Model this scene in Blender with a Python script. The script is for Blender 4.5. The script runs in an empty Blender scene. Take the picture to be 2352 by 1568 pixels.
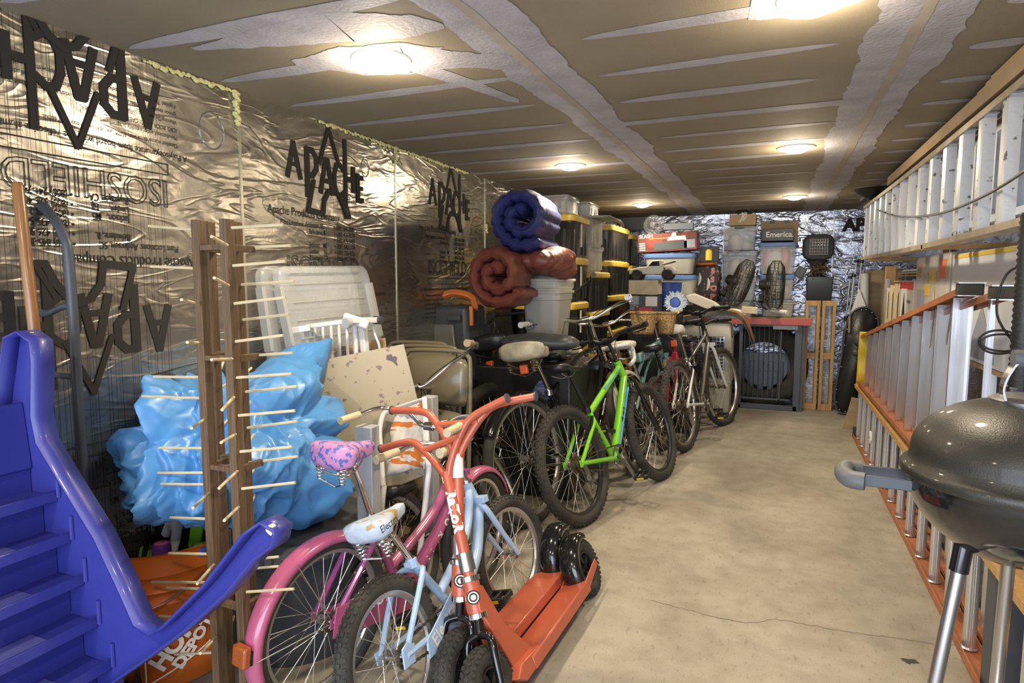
import bpy, random
from math import *
from mathutils import Vector as V, Matrix, Euler, noise
random.seed(7)
SC = bpy.context.scene
COL = SC.collection
# ---------------------------------------------------------------- camera
CZ = 1.474
PITCH, YAW, FPX = radians(5.45), radians(22.6), 1450.0
cd = bpy.data.cameras.new('camera'); cam = bpy.data.objects.new('camera', cd); COL.objects.link(cam)
cam.location = (0, 0, CZ); cam.rotation_euler = (radians(90) - PITCH, 0, YAW)
cd.sensor_width = 36; cd.lens = 36 * FPX / 2352; cd.clip_start = .02
SC.camera = cam
# ---------------------------------------------------------------- world (daylight outside the open garage door behind the camera)
w = bpy.data.worlds.new('world'); SC.world = w; w.use_nodes = True
bg = w.node_tree.nodes['Background']; bg.inputs[0].default_value = (.72, .82, 1, 1); bg.inputs[1].default_value = 1.0
SC.view_settings.view_transform = 'Standard'; SC.view_settings.look = 'None'; SC.view_settings.gamma = 1
SC.view_settings.exposure = 0.56
def area(name, loc, rot, sx, sy, p, col):
    l = bpy.data.lights.new(name, 'AREA'); l.shape = 'RECTANGLE'; l.size = sx; l.size_y = sy; l.energy = p; l.color = col
    o = bpy.data.objects.new(name, l); COL.objects.link(o); o.location = loc; o.rotation_euler = rot; return o
area('daylight', (-.4, -1.75, 1.15), (radians(90), 0, 0), 3.2, 2.1, 95, (.76, .85, 1))
def point(loc, p, r=.055, col=(1, .84, .60)):
    l = bpy.data.lights.new('downlight_lamp', 'POINT'); l.energy = p; l.color = col; l.shadow_soft_size = r
    o = bpy.data.objects.new('downlight_lamp', l); COL.objects.link(o); o.location = loc
    return o
CEIL = 2.3
LAMPS = [(-1.39, 2.07), (.08, 2.12), (-1.39, 4.43), (.085, 4.38), (-1.36, 6.92), (.14, 6.86), (-1.39, -.3), (.08, -.3)]
def spot(loc, p):
    l = bpy.data.lights.new('downlight_beam', 'SPOT'); l.energy = p; l.color = (1, .84, .60); l.shadow_soft_size = .06; l.spot_size = radians(150); l.spot_blend = .6
    o = bpy.data.objects.new('downlight_beam', l); COL.objects.link(o); o.location = loc
for (x, y) in LAMPS:
    k = 1 if y < 6 else .8
    point((x, y, CEIL - .10), 8 * k); spot((x, y, CEIL - .06), 46 * k)

# ---------------------------------------------------------------- helpers
CAMV = V((0, 0, CZ)); FW = V((-sin(YAW) * cos(PITCH), cos(YAW) * cos(PITCH), -sin(PITCH))); RT = V((cos(YAW), sin(YAW), 0)); UP = RT.cross(FW)
def at(px, py, x=None, y=None, z=None):
    d = FW * FPX + RT * (px - 1176) + UP * (784 - py)
    t = (z - CZ) / d.z if z is not None else (x / d.x if x is not None else y / d.y)
    return CAMV + d * t
def TR(x=0, y=0, z=0): return Matrix.Translation((x, y, z))
def RX(a): return Matrix.Rotation(a, 4, 'X')
def RY(a): return Matrix.Rotation(a, 4, 'Y')
def RZ(a): return Matrix.Rotation(a, 4, 'Z')

class G:
    def __init__(s, T=None): s.v = []; s.f = []; s.T = T or Matrix()
    def add(s, vs, fs):
        o = len(s.v); s.v += [tuple(s.T @ V(p)) for p in vs]; s.f += [tuple(i + o for i in f) for f in fs]; return s
    def box(s, c, d, r=None):
        x, y, z = d[0] / 2, d[1] / 2, d[2] / 2
        M_ = Euler(r).to_matrix() if r else Matrix.Identity(3)
        vs = [V(c) + M_ @ V(p) for p in [(-x, -y, -z), (x, -y, -z), (x, y, -z), (-x, y, -z), (-x, -y, z), (x, -y, z), (x, y, z), (-x, y, z)]]
        return s.add(vs, [(0, 3, 2, 1), (4, 5, 6, 7), (0, 1, 5, 4), (1, 2, 6, 5), (2, 3, 7, 6), (3, 0, 4, 7)])
    def bar(s, a, b, w, t, up=(0, 0, 1)):       # rectangular bar from a to b
        a, b = V(a), V(b); d = (b - a).normalized(); u = V(up); r = d.cross(u)
        if r.length < 1e-4: u = V((1, 0, 0)); r = d.cross(u)
        r.normalize(); u = r.cross(d)
        vs = []
        for p in (a, b):
            for (i, j) in ((-1, -1), (1, -1), (1, 1), (-1, 1)): vs.append(p + r * i * w / 2 + u * j * t / 2)
        return s.add(vs, [(3, 2, 1, 0), (4, 5, 6, 7), (0, 1, 5, 4), (1, 2, 6, 5), (2, 3, 7, 6), (3, 0, 4, 7)])
    def grid(s, rows, cu=False, cv=False, cap=False):
        n, m = len(rows), len(rows[0]); vs = [p for r in rows for p in r]; fs = []
        for i in range(n if cu else n - 1):
            for j in range(m if cv else m - 1):
                a = i * m + j; b = i * m + (j + 1) % m; c = ((i + 1) % n) * m + (j + 1) % m; d = ((i + 1) % n) * m + j
                fs.append((a, b, c, d))
        if cap and cv: fs.append(tuple(range(m))[::-1]); fs.append(tuple((n - 1) * m + j for j in range(m)))
        return s.add(vs, fs)
    def tube(s, pts, r, n=8, closed=False, prof=None):
        pts = [V(p) for p in pts]; N = len(pts); rows = []; up = None
        for i, p in enumerate(pts):
            if closed: t = pts[(i + 1) % N] - pts[i - 1]
            else: t = pts[min(i + 1, N - 1)] - pts[max(i - 1, 0)]
            t.normalize()
            if up is None:
                up = V((0, 0, 1)) if abs(t.z) < .9 else V((1, 0, 0))
            up = (up - t * up.dot(t))
            if up.length < 1e-5: up = t.orthogonal()
            up.normalize(); sd = t.cross(up)
            rr = r[i] if isinstance(r, (list, tuple)) else r
            if prof: rows.append([p + sd * a * rr + up * b * rr for a, b in prof])
            else: rows.append([p + (up * cos(2 * pi * k / n) + sd * sin(2 * pi * k / n)) * rr for k in range(n)])
        return s.grid(rows, closed, True, not closed)
    def lathe(s, prof, c=(0, 0, 0), ax='z', n=24, a0=0, a1=2 * pi, cap=False):
        rows = []; full = abs(a1 - a0 - 2 * pi) < 1e-6; c = V(c)
        for k in range(n if full else n + 1):
            a = a0 + (a1 - a0) * k / n; row = []
            for r, h in prof:
                p = {'z': (r * cos(a), r * sin(a), h), 'y': (r * cos(a), h, r * sin(a)), 'x': (h, r * cos(a), r * sin(a))}[ax]
                row.append(c + V(p))
            rows.append(row)
        return s.grid(rows, full, False)
    def prism(s, poly, t, fn):                 # poly of (u,v); fn(u,v,w)->xyz with w in (0,t)
        n = len(poly); vs = [fn(u, v, 0) for u, v in poly] + [fn(u, v, t) for u, v in poly]
        return s.add(vs, [tuple(range(n))[::-1], tuple(range(n, 2 * n))] + [(i, (i + 1) % n, n + (i + 1) % n, n + i) for i in range(n)])
    def ell(s, c, r, nu=12, nv=16, R=None):
        R = R or Matrix.Identity(3); rows = []
        for i in range(nu + 1):
            a = -pi / 2 + pi * i / nu
            rows.append([V(c) + R @ V((r[0] * cos(a) * cos(2 * pi * k / nv), r[1] * cos(a) * sin(2 * pi * k / nv), r[2] * sin(a))) for k in range(nv)])
        return s.grid(rows, False, True)
def cat(pts, k=6, closed=False):               # Catmull-Rom
    P = [V(p) for p in pts]; n = len(P); out = []
    for i in range(n if closed else n - 1):
        p0 = P[i - 1] if (i or closed) else P[0]; p1 = P[i]; p2 = P[(i + 1) % n]; p3 = P[(i + 2) % n] if (closed or i + 2 < n) else P[-1]
        for j in range(k):
            t = j / k
            out.append(.5 * ((2 * p1) + (p2 - p0) * t + (2 * p0 - 5 * p1 + 4 * p2 - p3) * t * t + (3 * p1 - p0 - 3 * p2 + p3) * t ** 3))
    if not closed: out.append(P[-1])
    return out
def obj(name, g, m, parent=None, smooth=40, bevel=0, label=None):
    me = bpy.data.meshes.new(name); me.from_pydata(g.v, [], g.f); me.validate()
    if smooth:
        me.shade_smooth(); me.set_sharp_from_angle(angle=radians(smooth))
    me.materials.append(m); o = bpy.data.objects.new(name, me); COL.objects.link(o)
    if parent: o.parent = parent
    if bevel:
        b = o.modifiers.new('bevel', 'BEVEL'); b.width = bevel; b.segments = 2; b.limit_method = 'ANGLE'; b.angle_limit = radians(50)
    if label: o['label'] = label
    return o
def thing(name, label, cat_, group=None, loc=(0, 0, 0), M_=None, s=1):
    o = bpy.data.objects.new(name, None); o.empty_display_size = .1; COL.objects.link(o)
    o.matrix_world = (M_ if M_ else TR(*loc)) @ Matrix.Scale(s, 4) if s != 1 else (M_ if M_ else TR(*loc))
    o['label'] = label; o['category'] = cat_
    if group: o['group'] = group
    return o
def tag(o, label, cat_, group=None):
    o['label'] = label; o['category'] = cat_
    if group: o['group'] = group
    return o
def struct(o): o['kind'] = 'structure'; return o
def dup(root, M_, label, group=None):
    r = root.copy(); COL.objects.link(r); r.matrix_world = M_; r['label'] = label
    if group: r['group'] = group
    for ch in list(root.children):
        c = ch.copy(); COL.objects.link(c); c.parent = r
        for g_ in ch.children:
            d = g_.copy(); COL.objects.link(d); d.parent = c
    return r

# ---------------------------------------------------------------- materials
def nodes(name):
    m = bpy.data.materials.new(name); m.use_nodes = True; nt = m.node_tree
    return m, nt, nt.nodes['Principled BSDF'], nt.links
def mat(name, col, rough=.5, metal=0, *, spec=.5, bump=0, bs=60, var=0, vs=6, alpha=1, col2=None, stretch=None, coat=0, emit=0, ior=None, det=4, thr=None):
    m, nt, b, L = nodes(name)
    c = (*col, 1); b.inputs['Base Color'].default_value = c
    b.inputs['Roughness'].default_value = rough; b.inputs['Metallic'].default_value = metal
    b.inputs['Specular IOR Level'].default_value = spec
    if alpha < 1: b.inputs['Alpha'].default_value = alpha
    if coat: b.inputs['Coat Weight'].default_value = coat; b.inputs['Coat Roughness'].default_value = .08
    if emit: b.inputs['Emission Color'].default_value = c; b.inputs['Emission Strength'].default_value = emit
    if var or bump or col2:
        tc = nt.nodes.new('ShaderNodeTexCoord'); mp = nt.nodes.new('ShaderNodeMapping'); L.new(tc.outputs['Object'], mp.inputs[0])
        if stretch: mp.inputs['Scale'].default_value = stretch
    if var or col2:
        n = nt.nodes.new('ShaderNodeTexNoise'); n.inputs['Scale'].default_value = vs; n.inputs['Detail'].default_value = det + 2; L.new(mp.outputs[0], n.inputs[0])
        r = nt.nodes.new('ShaderNodeValToRGB'); r.color_ramp.elements[0].position = thr[0] if thr else .35; r.color_ramp.elements[1].position = thr[1] if thr else .65
        c2 = col2 or tuple(x * (1 - var) for x in col)
        r.color_ramp.elements[0].color = (*c2, 1); r.color_ramp.elements[1].color = c; L.new(n.outputs[0], r.inputs[0]); L.new(r.outputs[0], b.inputs['Base Color'])
    if bump:
        n = nt.nodes.new('ShaderNodeTexNoise'); n.inputs['Scale'].default_value = bs; n.inputs['Detail'].default_value = det; L.new(mp.outputs[0], n.inputs[0])
        bp = nt.nodes.new('ShaderNodeBump'); bp.inputs['Strength'].default_value = bump; bp.inputs['Distance'].default_value = .01
        L.new(n.outputs[0], bp.inputs['Height']); L.new(bp.outputs[0], b.inputs['Normal'])
    return m
def foil(name, base, prints, bs=.36, fine_=.055):
    m, nt, b, L = nodes(name); N = nt.nodes.new
    b.inputs['Metallic'].default_value = .93; b.inputs['Roughness'].default_value = .23
    geo = N('ShaderNodeNewGeometry'); sep = N('ShaderNodeSeparateXYZ'); L.new(geo.outputs['Position'], sep.inputs[0])
    def noise_(scale, det, vec=None, w=None, dist=0, st=None):
        n = N('ShaderNodeTexNoise'); n.inputs['Scale'].default_value = scale; n.inputs['Detail'].default_value = det; n.inputs['Distortion'].default_value = dist
        if w is not None: n.noise_dimensions = '1D'; L.new(w, n.inputs['W'])
        else:
            mp = N('ShaderNodeMapping'); L.new(geo.outputs['Position'], mp.inputs[0])
            if st: mp.inputs['Scale'].default_value = st
            L.new(mp.outputs[0], n.inputs['Vector'])
        return n.outputs[0]
    def math_(op, a, c=None, clamp=False):
        n = N('ShaderNodeMath'); n.operation = op; n.use_clamp = clamp
        for i, v in enumerate((a, c)):
            if v is None: continue
            if isinstance(v, (int, float)): n.inputs[i].default_value = v
            else: L.new(v, n.inputs[i])
        return n.outputs[0]
    big = noise_(2.2, 3, dist=.6, st=(1, 1, 2.2)); fine = noise_(34, 4, dist=1.2)
    rid = math_('ABSOLUTE', math_('SUBTRACT', noise_(3.2, 2, dist=1.4, st=(1, .55, 2.2)), .5))
    rid = math_('MULTIPLY', math_('SUBTRACT', .05, rid, True), 9)
    h = math_('ADD', math_('MULTIPLY', big, 1.5), math_('ADD', math_('MULTIPLY', fine, fine_), math_('MULTIPLY', rid, .34)))
    bp = N('ShaderNodeBump'); bp.inputs['Strength'].default_value = bs; bp.inputs['Distance'].default_value = .03
    L.new(h, bp.inputs['Height']); L.new(bp.outputs[0], b.inputs['Normal'])
    L.new(math_('ADD', math_('MULTIPLY', noise_(5, 3), .22), .17), b.inputs['Roughness'])
    mix = N('ShaderNodeMix'); mix.data_type = 'RGBA'; mix.inputs['A'].default_value = (*base, 1); mix.inputs['B'].default_value = (.035, .033, .03, 1)
    if prints:
        ln = math_('GREATER_THAN', noise_(260, 0, w=sep.outputs['Y']), .655); tot = None
        for y0, y1, z0, z1, den in prints:
            k = math_('MULTIPLY', math_('GREATER_THAN', sep.outputs['Y'], y0), math_('LESS_THAN', sep.outputs['Y'], y1))
            k = math_('MULTIPLY', k, math_('MULTIPLY', math_('GREATER_THAN', sep.outputs['Z'], z0), math_('LESS_THAN', sep.outputs['Z'], z1)))
            k = math_('MULTIPLY', k, den); tot = k if tot is None else math_('ADD', tot, k)
        fade = math_('MULTIPLY', math_('ADD', noise_(3, 2), .25), tot)
        L.new(math_('MULTIPLY', ln, fade, True), mix.inputs['Factor'])
    else: mix.inputs['Factor'].default_value = 0
    L.new(mix.outputs['Result'], b.inputs['Base Color'])
    return m
K = {}
def setup_materials():
    K.update(
        foil_left=foil('foil_left', (.44, .41, .36), [(.95, 1.78, 0, 2.3, .85), (2.72, 3.0, 1.55, 2.3, .8), (2.35, 2.72, 1.5, 2.3, .22), (4.0, 4.3, 1.4, 2.2, .45)]),
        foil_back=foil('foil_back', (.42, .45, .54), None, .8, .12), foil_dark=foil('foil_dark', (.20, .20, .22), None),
        black=mat('black_plastic', (.012, .012, .013), .42, bump=.15, bs=120), blackg=mat('gloss_black', (.008, .008, .009), .12, coat=.5),
        rubber=mat('tyre_rubber', (.022, .021, .019), .78, bump=.3, bs=200, col2=(.05, .045, .036), vs=9),
        rubberdust=mat('dusty_tyre_rubber', (.05, .045, .037), .85, bump=.4, bs=150, col2=(.022, .021, .019), vs=12),
        chrome=mat('chrome', (.78, .77, .74), .14, 1), steel=mat('brushed_steel', (.55, .55, .56), .3, 1), spoke=mat('spoke_steel', (.62, .60, .55), .3, .9),
        rust=mat('dull_zinc_steel', (.20, .17, .12), .5, .7, col2=(.10, .06, .03), vs=40), rim=mat('aluminium_rim', (.58, .56, .52), .32, .85),
        rimdark=mat('black_rim', (.03, .03, .03), .35), rimcream=mat('cream_wall_rim', (.60, .55, .42), .45),
        alu=mat('aluminium', (.78, .79, .82), .30, .85, bump=.12, bs=30, var=.18, vs=14, stretch=(1, 1, .08)),
        alup=mat('paint_speckled_aluminium', (.66, .67, .68), .4, .55, bump=.1, bs=40, col2=(.16, .15, .14), vs=30, thr=(.32, .36)),
        raillt=mat('tarnished_rail', (.50, .42, .30), .4, .6, var=.35, vs=7), fibre=mat('orange_fibreglass', (.42, .145, .055), .5, bump=.2, bs=60, var=.3, vs=9),
        pink=mat('pink_paint', (.47, .115, .175), .26, coat=.6, col2=(.42, .09, .21), vs=2), purple=mat('purple_paint', (.20, .04, .22), .22, coat=.7, col2=(.40, .09, .19), vs=5),
        coral=mat('coral_paint', (.60, .11, .10), .28, coat=.6), ltblue=mat('pale_blue_paint', (.37, .53, .76), .3, coat=.5, bump=.05, bs=80, col2=(.17, .22, .31), vs=60, thr=(.25, .30)),
        green=mat('lime_green_paint', (.20, .56, .03), .25, coat=.6), skyblue=mat('sky_blue_decal', (.10, .30, .62), .3), red=mat('red_paint', (.27, .014, .024), .25, coat=.6),
        teal=mat('teal_paint', (.16, .33, .34), .35, coat=.4), cream=mat('cream_paint', (.60, .56, .46), .4), white=mat('white_plastic', (.72, .71, .70), .4), brownp=mat('brown_tank_paint', (.26, .12, .035), .4, coat=.3),
        scoot=mat('orange_red_paint', (.45, .10, .05), .36, coat=.3, bump=.05, bs=90, col2=(.36, .07, .03), vs=30, thr=(.2, .32)),
        reflr=mat('red_orange_reflector', (.62, .10, .02), .15, bump=.6, bs=260, coat=.8), amber=mat('amber_reflector', (.40, .09, .015), .15, bump=.5, bs=300, coat=.8), yel=mat('yellow_reflector', (.72, .50, .03), .3),
        gripc=mat('cream_grip', (.62, .53, .34), .7, bump=.5, bs=180), gript=mat('tan_grip', (.26, .19, .09), .6, bump=.5, bs=90), gripw=mat('white_grip', (.62, .62, .62), .5, col2=(.05, .05, .05), vs=90, thr=(.38, .42)),
        seatk=mat('black_vinyl', (.018, .018, .02), .35, bump=.2, bs=90), seatb=mat('worn_beige_vinyl', (.47, .42, .31), .6, var=.4, vs=14, bump=.2, bs=60), seatw=mat('white_vinyl', (.70, .66, .60), .45),
        seatp=mat('patterned_pink_cover', (.55, .25, .48), .45, col2=(.10, .14, .48), vs=38, det=0, thr=(.44, .47)), seatt=mat('torn_pale_blue_vinyl', (.46, .55, .68), .5, bump=.6, bs=28, col2=(.42, .29, .10), vs=11, thr=(.36, .40)),
        woodp=mat('oiled_dark_wood', (.155, .092, .042), .55, bump=.4, bs=30, col2=(.085, .05, .024), vs=9, stretch=(14, 14, .7)), dowel=mat('pale_dowel_wood', (.62, .52, .33), .6, var=.15, vs=20),
        pine=mat('pine_wood', (.50, .31, .12), .55, bump=.2, bs=30, col2=(.38, .21, .075), vs=6, stretch=(6, 6, .8)), ply=mat('plywood', (.46, .34, .19), .6, bump=.2, bs=20, col2=(.36, .25, .13), vs=3, stretch=(1, 1, 4)), handle=mat('varnished_handle', (.30, .135, .045), .3, coat=.3, var=.3, vs=8, stretch=(9, 9, .6)),
        slide=mat('royal_blue_plastic', (.030, .036, .25), .42, bump=.08, bs=300, coat=.15), slidel=mat('blue_tread_sheen', (.12, .135, .36), .35, col2=(.045, .05, .27), vs=9, bump=.1, bs=200, stretch=(1, .2, 1)),  # slidel: paler blue stands in for the sheen on the treads
        tarp=mat('sky_blue_tarp', (.07, .25, .56), .38, bump=.5, bs=11, det=2), bucket=mat('orange_plastic', (.66, .15, .015), .42, var=.15, vs=4, bump=.05, bs=40), lime=mat('lime_plastic', (.18, .50, .06), .5), violet=mat('violet_plastic', (.16, .05, .36), .45), pinkp=mat('pink_plastic', (.78, .16, .34), .45), paley=mat('pale_yellow_foam', (.58, .60, .22), .7),
        whitet=mat('white_print', (.78, .76, .73), .6), ink=mat('black_print', (.035, .032, .029), .9, spec=.1), redink=mat('red_print', (.55, .03, .03), .5), yelink=mat('yellow_print', (.75, .52, .06), .5),
        clear=mat('clear_plastic', (.66, .68, .70), .2, alpha=.24, bump=.1, bs=30), frost=mat('frosted_plastic', (.52, .51, .46), .4, alpha=.5), bluelid=mat('blue_lid', (.09, .17, .40), .45),
        totek=mat('black_tote_plastic', (.014, .013, .012), .4, bump=.1, bs=80, coat=.1), totey=mat('yellow_lid_plastic', (.62, .43, .06), .45, var=.15, vs=8),
        navy=mat('navy_nylon', (.028, .034, .135), .46, bump=.6, bs=18, stretch=(1, 3, 1)), maroon=mat('maroon_nylon', (.155, .042, .028), .5, bump=.45, bs=12, stretch=(1, 3, 1)),
        chair=mat('olive_enamel', (.17, .145, .095), .26, coat=.4), tool=mat('dark_grey_moulding', (.055, .06, .068), .45, bump=.1, bs=150), orangep=mat('orange_handle_plastic', (.72, .20, .045), .4),
        board=mat('paint_splattered_board', (.42, .37, .27), .6, col2=(.22, .17, .18), vs=26, thr=(.345, .37), det=2), canvas=mat('grey_canvas', (.35, .33, .29), .85, bump=.3, bs=120), metalgrey=mat('grey_powder_coat', (.055, .065, .08), .45),
        beigep=mat('beige_crate_plastic', (.55, .52, .44), .5), bluegrey=mat('blue_grey_panel', (.30, .33, .42), .6), greyp=mat('light_grey_paint', (.40, .41, .42), .45), card=mat('cardboard', (.40, .28, .16), .8, var=.15, vs=8), cardl=mat('pale_cardboard', (.60, .51, .36), .8, col2=(.48, .39, .26), vs=12),
        boxp=mat('printed_box', (.55, .53, .50), .45, var=.25, vs=6), paper=mat('glossy_paper', (.62, .66, .70), .4), yelp=mat('yellow_plastic', (.72, .52, .04), .4), wicker=mat('wicker', (.40, .26, .11), .7, bump=.8, bs=70, col2=(.16, .09, .03), vs=70, det=0),
        enamel=mat('dusty_black_enamel', (.014, .013, .011), .40, spec=.35, coat=.15, bump=.15, bs=340, col2=(.042, .038, .031), vs=3.0), enamelc=mat('clean_black_enamel', (.008, .008, .009), .10, coat=.6), hgrip=mat('grey_handle', (.10, .105, .115), .55),
        red_table=mat('red_table_edge', (.42, .06, .04), .4), foam=mat('spray_foam', (.52, .50, .24), .8, bump=.8, bs=60), trim=mat('white_trim', (.75, .74, .70), .5), lens=mat('lit_lens', (1, .90, .68), .4, emit=14),
        cloth=mat('white_cloth', (.62, .59, .55), .9, bump=.4, bs=20), hallow=mat('dark_patterned_bag', (.022, .015, .012), .5, col2=(.45, .13, .03), vs=22, det=0, thr=(.34, .37)), jeans=mat('blue_striped_cloth', (.04, .06, .24), .7, col2=(.30, .36, .50), vs=24, stretch=(1, 1, 4)),
        shirt=mat('striped_towel', (.64, .62, .60), .8, col2=(.55, .17, .03), vs=9, stretch=(.6, .6, 3.2), thr=(.46, .48)), trunkred=mat('red_box_print', (.28, .035, .02), .4, col2=(.03, .028, .026), vs=9), bluetub=mat('blue_plastic_tub', (.03, .075, .36), .4), pvc=mat('white_pipe', (.62, .62, .60), .4))
setup_materials()

# ---------------------------------------------------------------- the setting
LX, RXW, BY, NY = -2.2, 1.35, 8.35, -1.9
def quad(a, b, c, d): return G().add([a, b, c, d], [(0, 1, 2, 3)])
def floor_mat():
    m, nt, b, L = nodes('concrete_floor'); N = nt.nodes.new
    geo = N('ShaderNodeNewGeometry')
    def nz(s, d, st=(1, 1, 1), dist=0):
        mp = N('ShaderNodeMapping'); mp.inputs['Scale'].default_value = st; L.new(geo.outputs['Position'], mp.inputs[0])
        n = N('ShaderNodeTexNoise'); n.inputs['Scale'].default_value = s; n.inputs['Detail'].default_value = d; n.inputs['Distortion'].default_value = dist; L.new(mp.outputs[0], n.inputs[0]); return n.outputs[0]
    def ramp(v, stops):
        r = N('ShaderNodeValToRGB'); e = r.color_ramp.elements
        e[0].position, e[0].color = stops[0][0], (*stops[0][1], 1); e[1].position, e[1].color = stops[-1][0], (*stops[-1][1], 1)
        for p, c in stops[1:-1]: x = e.new(p); x.color = (*c, 1)
        L.new(v, r.inputs[0]); return r.outputs[0]
    def mul(a, c, f=1):
        x = N('ShaderNodeMix'); x.data_type = 'RGBA'; x.blend_type = 'MULTIPLY'; x.inputs['Factor'].default_value = f; L.new(a, x.inputs['A']); L.new(c, x.inputs['B']); return x.outputs['Result']
    base = ramp(nz(1.1, 6, dist=.4), [(.30, (.25, .215, .165)), (.5, (.37, .335, .27)), (.72, (.46, .425, .355))])
    c = mul(base, ramp(nz(9, 6), [(.36, (.70, .68, .66)), (.60, (1, 1, 1))]), .55)
    c = mul(c, ramp(nz(60, 3, (1, .35, 1)), [(.31, (.45, .43, .4)), (.40, (1, 1, 1))]), .4)
    c = mul(c, ramp(nz(260, 2), [(.3, (.6, .6, .6)), (.55, (1, 1, 1))]), .6)
    L.new(c, b.inputs['Base Color']); b.inputs['Roughness'].default_value = .55
    bp = N('ShaderNodeBump'); bp.inputs['Strength'].default_value = .15; bp.inputs['Distance'].default_value = .004; L.new(nz(180, 3), bp.inputs['Height']); L.new(bp.outputs[0], b.inputs['Normal'])
    return m
flo = struct(obj('floor', quad((LX - .1, NY, 0), (RXW + .1, NY, 0), (RXW + .1, BY + .1, 0), (LX - .1, BY + .1, 0)), floor_mat(), smooth=0))
KD = mat('drywall_paper', (.245, .205, .145), .8, bump=.25, bs=300, col2=(.20, .17, .12), vs=2)
KM = mat('joint_compound_plaster', (.40, .385, .43), .7, bump=.3, bs=60, var=.22, vs=7)
ceil = struct(obj('ceiling', quad((LX - .1, NY, CEIL), (LX - .1, BY + .1, CEIL), (RXW + .1, BY + .1, CEIL), (RXW + .1, NY, CEIL)), KD, smooth=0))
wl = struct(obj('wall_left', G().box((LX - .03, (NY + BY) / 2, CEIL / 2), (.06, BY - NY, CEIL)), K['foil_left'], smooth=0))
wb = struct(obj('wall_back', G().box(((LX + RXW) / 2, BY + .03, CEIL / 2), (RXW - LX, .06, CEIL)), K['foil_back'], smooth=0))
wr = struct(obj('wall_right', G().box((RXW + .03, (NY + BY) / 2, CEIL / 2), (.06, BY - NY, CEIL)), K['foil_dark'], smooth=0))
wn = struct(obj('wall_near', G().box((-2.1, NY - .05, CEIL / 2), (.3, .1, CEIL)).box((1.28, NY - .05, CEIL / 2), (.25, .1, CEIL)).box((-.4, NY - .05, 2.22), (3.3, .1, .16)), KD, smooth=0))
# joint compound on the ceiling: strips over each joist, wide seams, oval patches
def strip(g, pts, jag=.012, dz=.0, n=30):
    """pts: list of (x, y, halfwidth) along the stroke"""
    P_ = []
    for i in range(len(pts) - 1):
        for j in range(n):
            t = j / n; P_.append([pts[i][k] * (1 - t) + pts[i + 1][k] * t for k in range(3)])
    P_.append(list(pts[-1])); a = []; b = []
    for i, (x, y, hw) in enumerate(P_):
        q = P_[min(i + 1, len(P_) - 1)]; p = P_[max(i - 1, 0)]; d = V((q[0] - p[0], q[1] - p[1], 0)).normalized(); nn = V((-d.y, d.x, 0))
        ja = (noise.noise(V((x * 3, y * 3, 1.3))) * .8 + noise.noise(V((x * 22, y * 22, 1.3))) * .35) * jag + random.uniform(-.06, .06) * jag; jb = (noise.noise(V((x * 3, y * 3, 7.7))) * .8 + noise.noise(V((x * 22, y * 22, 7.7))) * .35) * jag + random.uniform(-.06, .06) * jag
        z = CEIL - .0012 - dz
        a.append(V((x, y, z)) + nn * (hw + (ja if hw > .01 else 0))); b.append(V((x, y, z)) - nn * (hw + (jb if hw > .01 else 0)))
    g.grid([a, b])
def lens_pts(x0, x1, y, hw, slope=0):
    return [(x0 + (x1 - x0) * t, y + slope * t, hw * (max(0, sin(pi * t)) ** .45) + .002) for t in [0, .04, .1, .2, .35, .5, .65, .8, .9, .96, 1]]
g = G()
for k in range(-6, 16):
    y = 2.17 + .405 * k
    if y > BY: break
    if k in (3, 12, -6): strip(g, [(-.85, y, .045), (.40, y - .01, .05)], .02, .0003); continue
    hw = random.uniform(.036, .048)
    strip(g, lens_pts(-.70 + random.uniform(-.05, .06), .22 + random.uniform(-.1, .08), y, hw, -.02), .008, .0002, 6)
for k in range(-6, 16):
    y = 2.04 + .405 * k
    if y > BY: break
    if k in (6, 13): strip(g, [(-2.2, y, .04), (-.9, y, .045)], .02, .0003); continue
    hw = random.uniform(.036, .05)
    strip(g, lens_pts(-2.16, -1.08 + random.uniform(-.1, .1), y, hw, .015), .008, .0002, 6)
for y0, y1, xa, xb, hw in ((NY, 3.35, -.95, -.88, .13), (3.35, BY, -.88, -.88, .12)):
    strip(g, [(xa, y0, hw), (xb, y1, hw)], .05, 0, 140)
strip(g, [(.40, NY, .15), (.39, 3.3, .14), (.39, BY, .13)], .05, 0, 120)
strip(g, [(.95, NY, .15), (.95, BY, .12)], .06, 0, 120)
for k in range(-4, 14): strip(g, lens_pts(.60, .80, 2.35 + .405 * k + random.uniform(-.03, .03), random.uniform(.03, .045)), .01, .0002, 4)
# patched area round the near left lamp, with slanting strokes
strip(g, [(-1.95, 1.72, .01), (-1.7, 1.74, .06), (-1.35, 1.78, .12), (-1.12, 1.86, .08), (-1.03, 1.9, .01)], .03, .0004)
strip(g, [(-1.72, 1.98, .02), (-1.5, 2.05, .15), (-1.3, 2.1, .17), (-1.12, 2.2, .08), (-.93, 2.3, .08)], .04, .0005)
strip(g, [(-1.36, 2.1, .06), (-1.22, 2.45, .05), (-1.14, 2.75, .035), (-1.13, 2.8, .004)], .01, .0006)
strip(g, [(-.1, 2.1, .1), (.08, 2.12, .16), (.25, 2.12, .05)], .04, .0006)
obj('joint_compound', g, KM, ceil, smooth=0)
g = G()
for xx in (-.9, .40): strip(g, [(xx - .02, NY, .018), (xx, 3.3, .02), (xx, BY, .02)], .012, .0009, 90)
obj('paper_tape', g, mat('paper_tape', (.40, .35, .29), .8, var=.2, vs=5), ceil, smooth=0)
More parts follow.
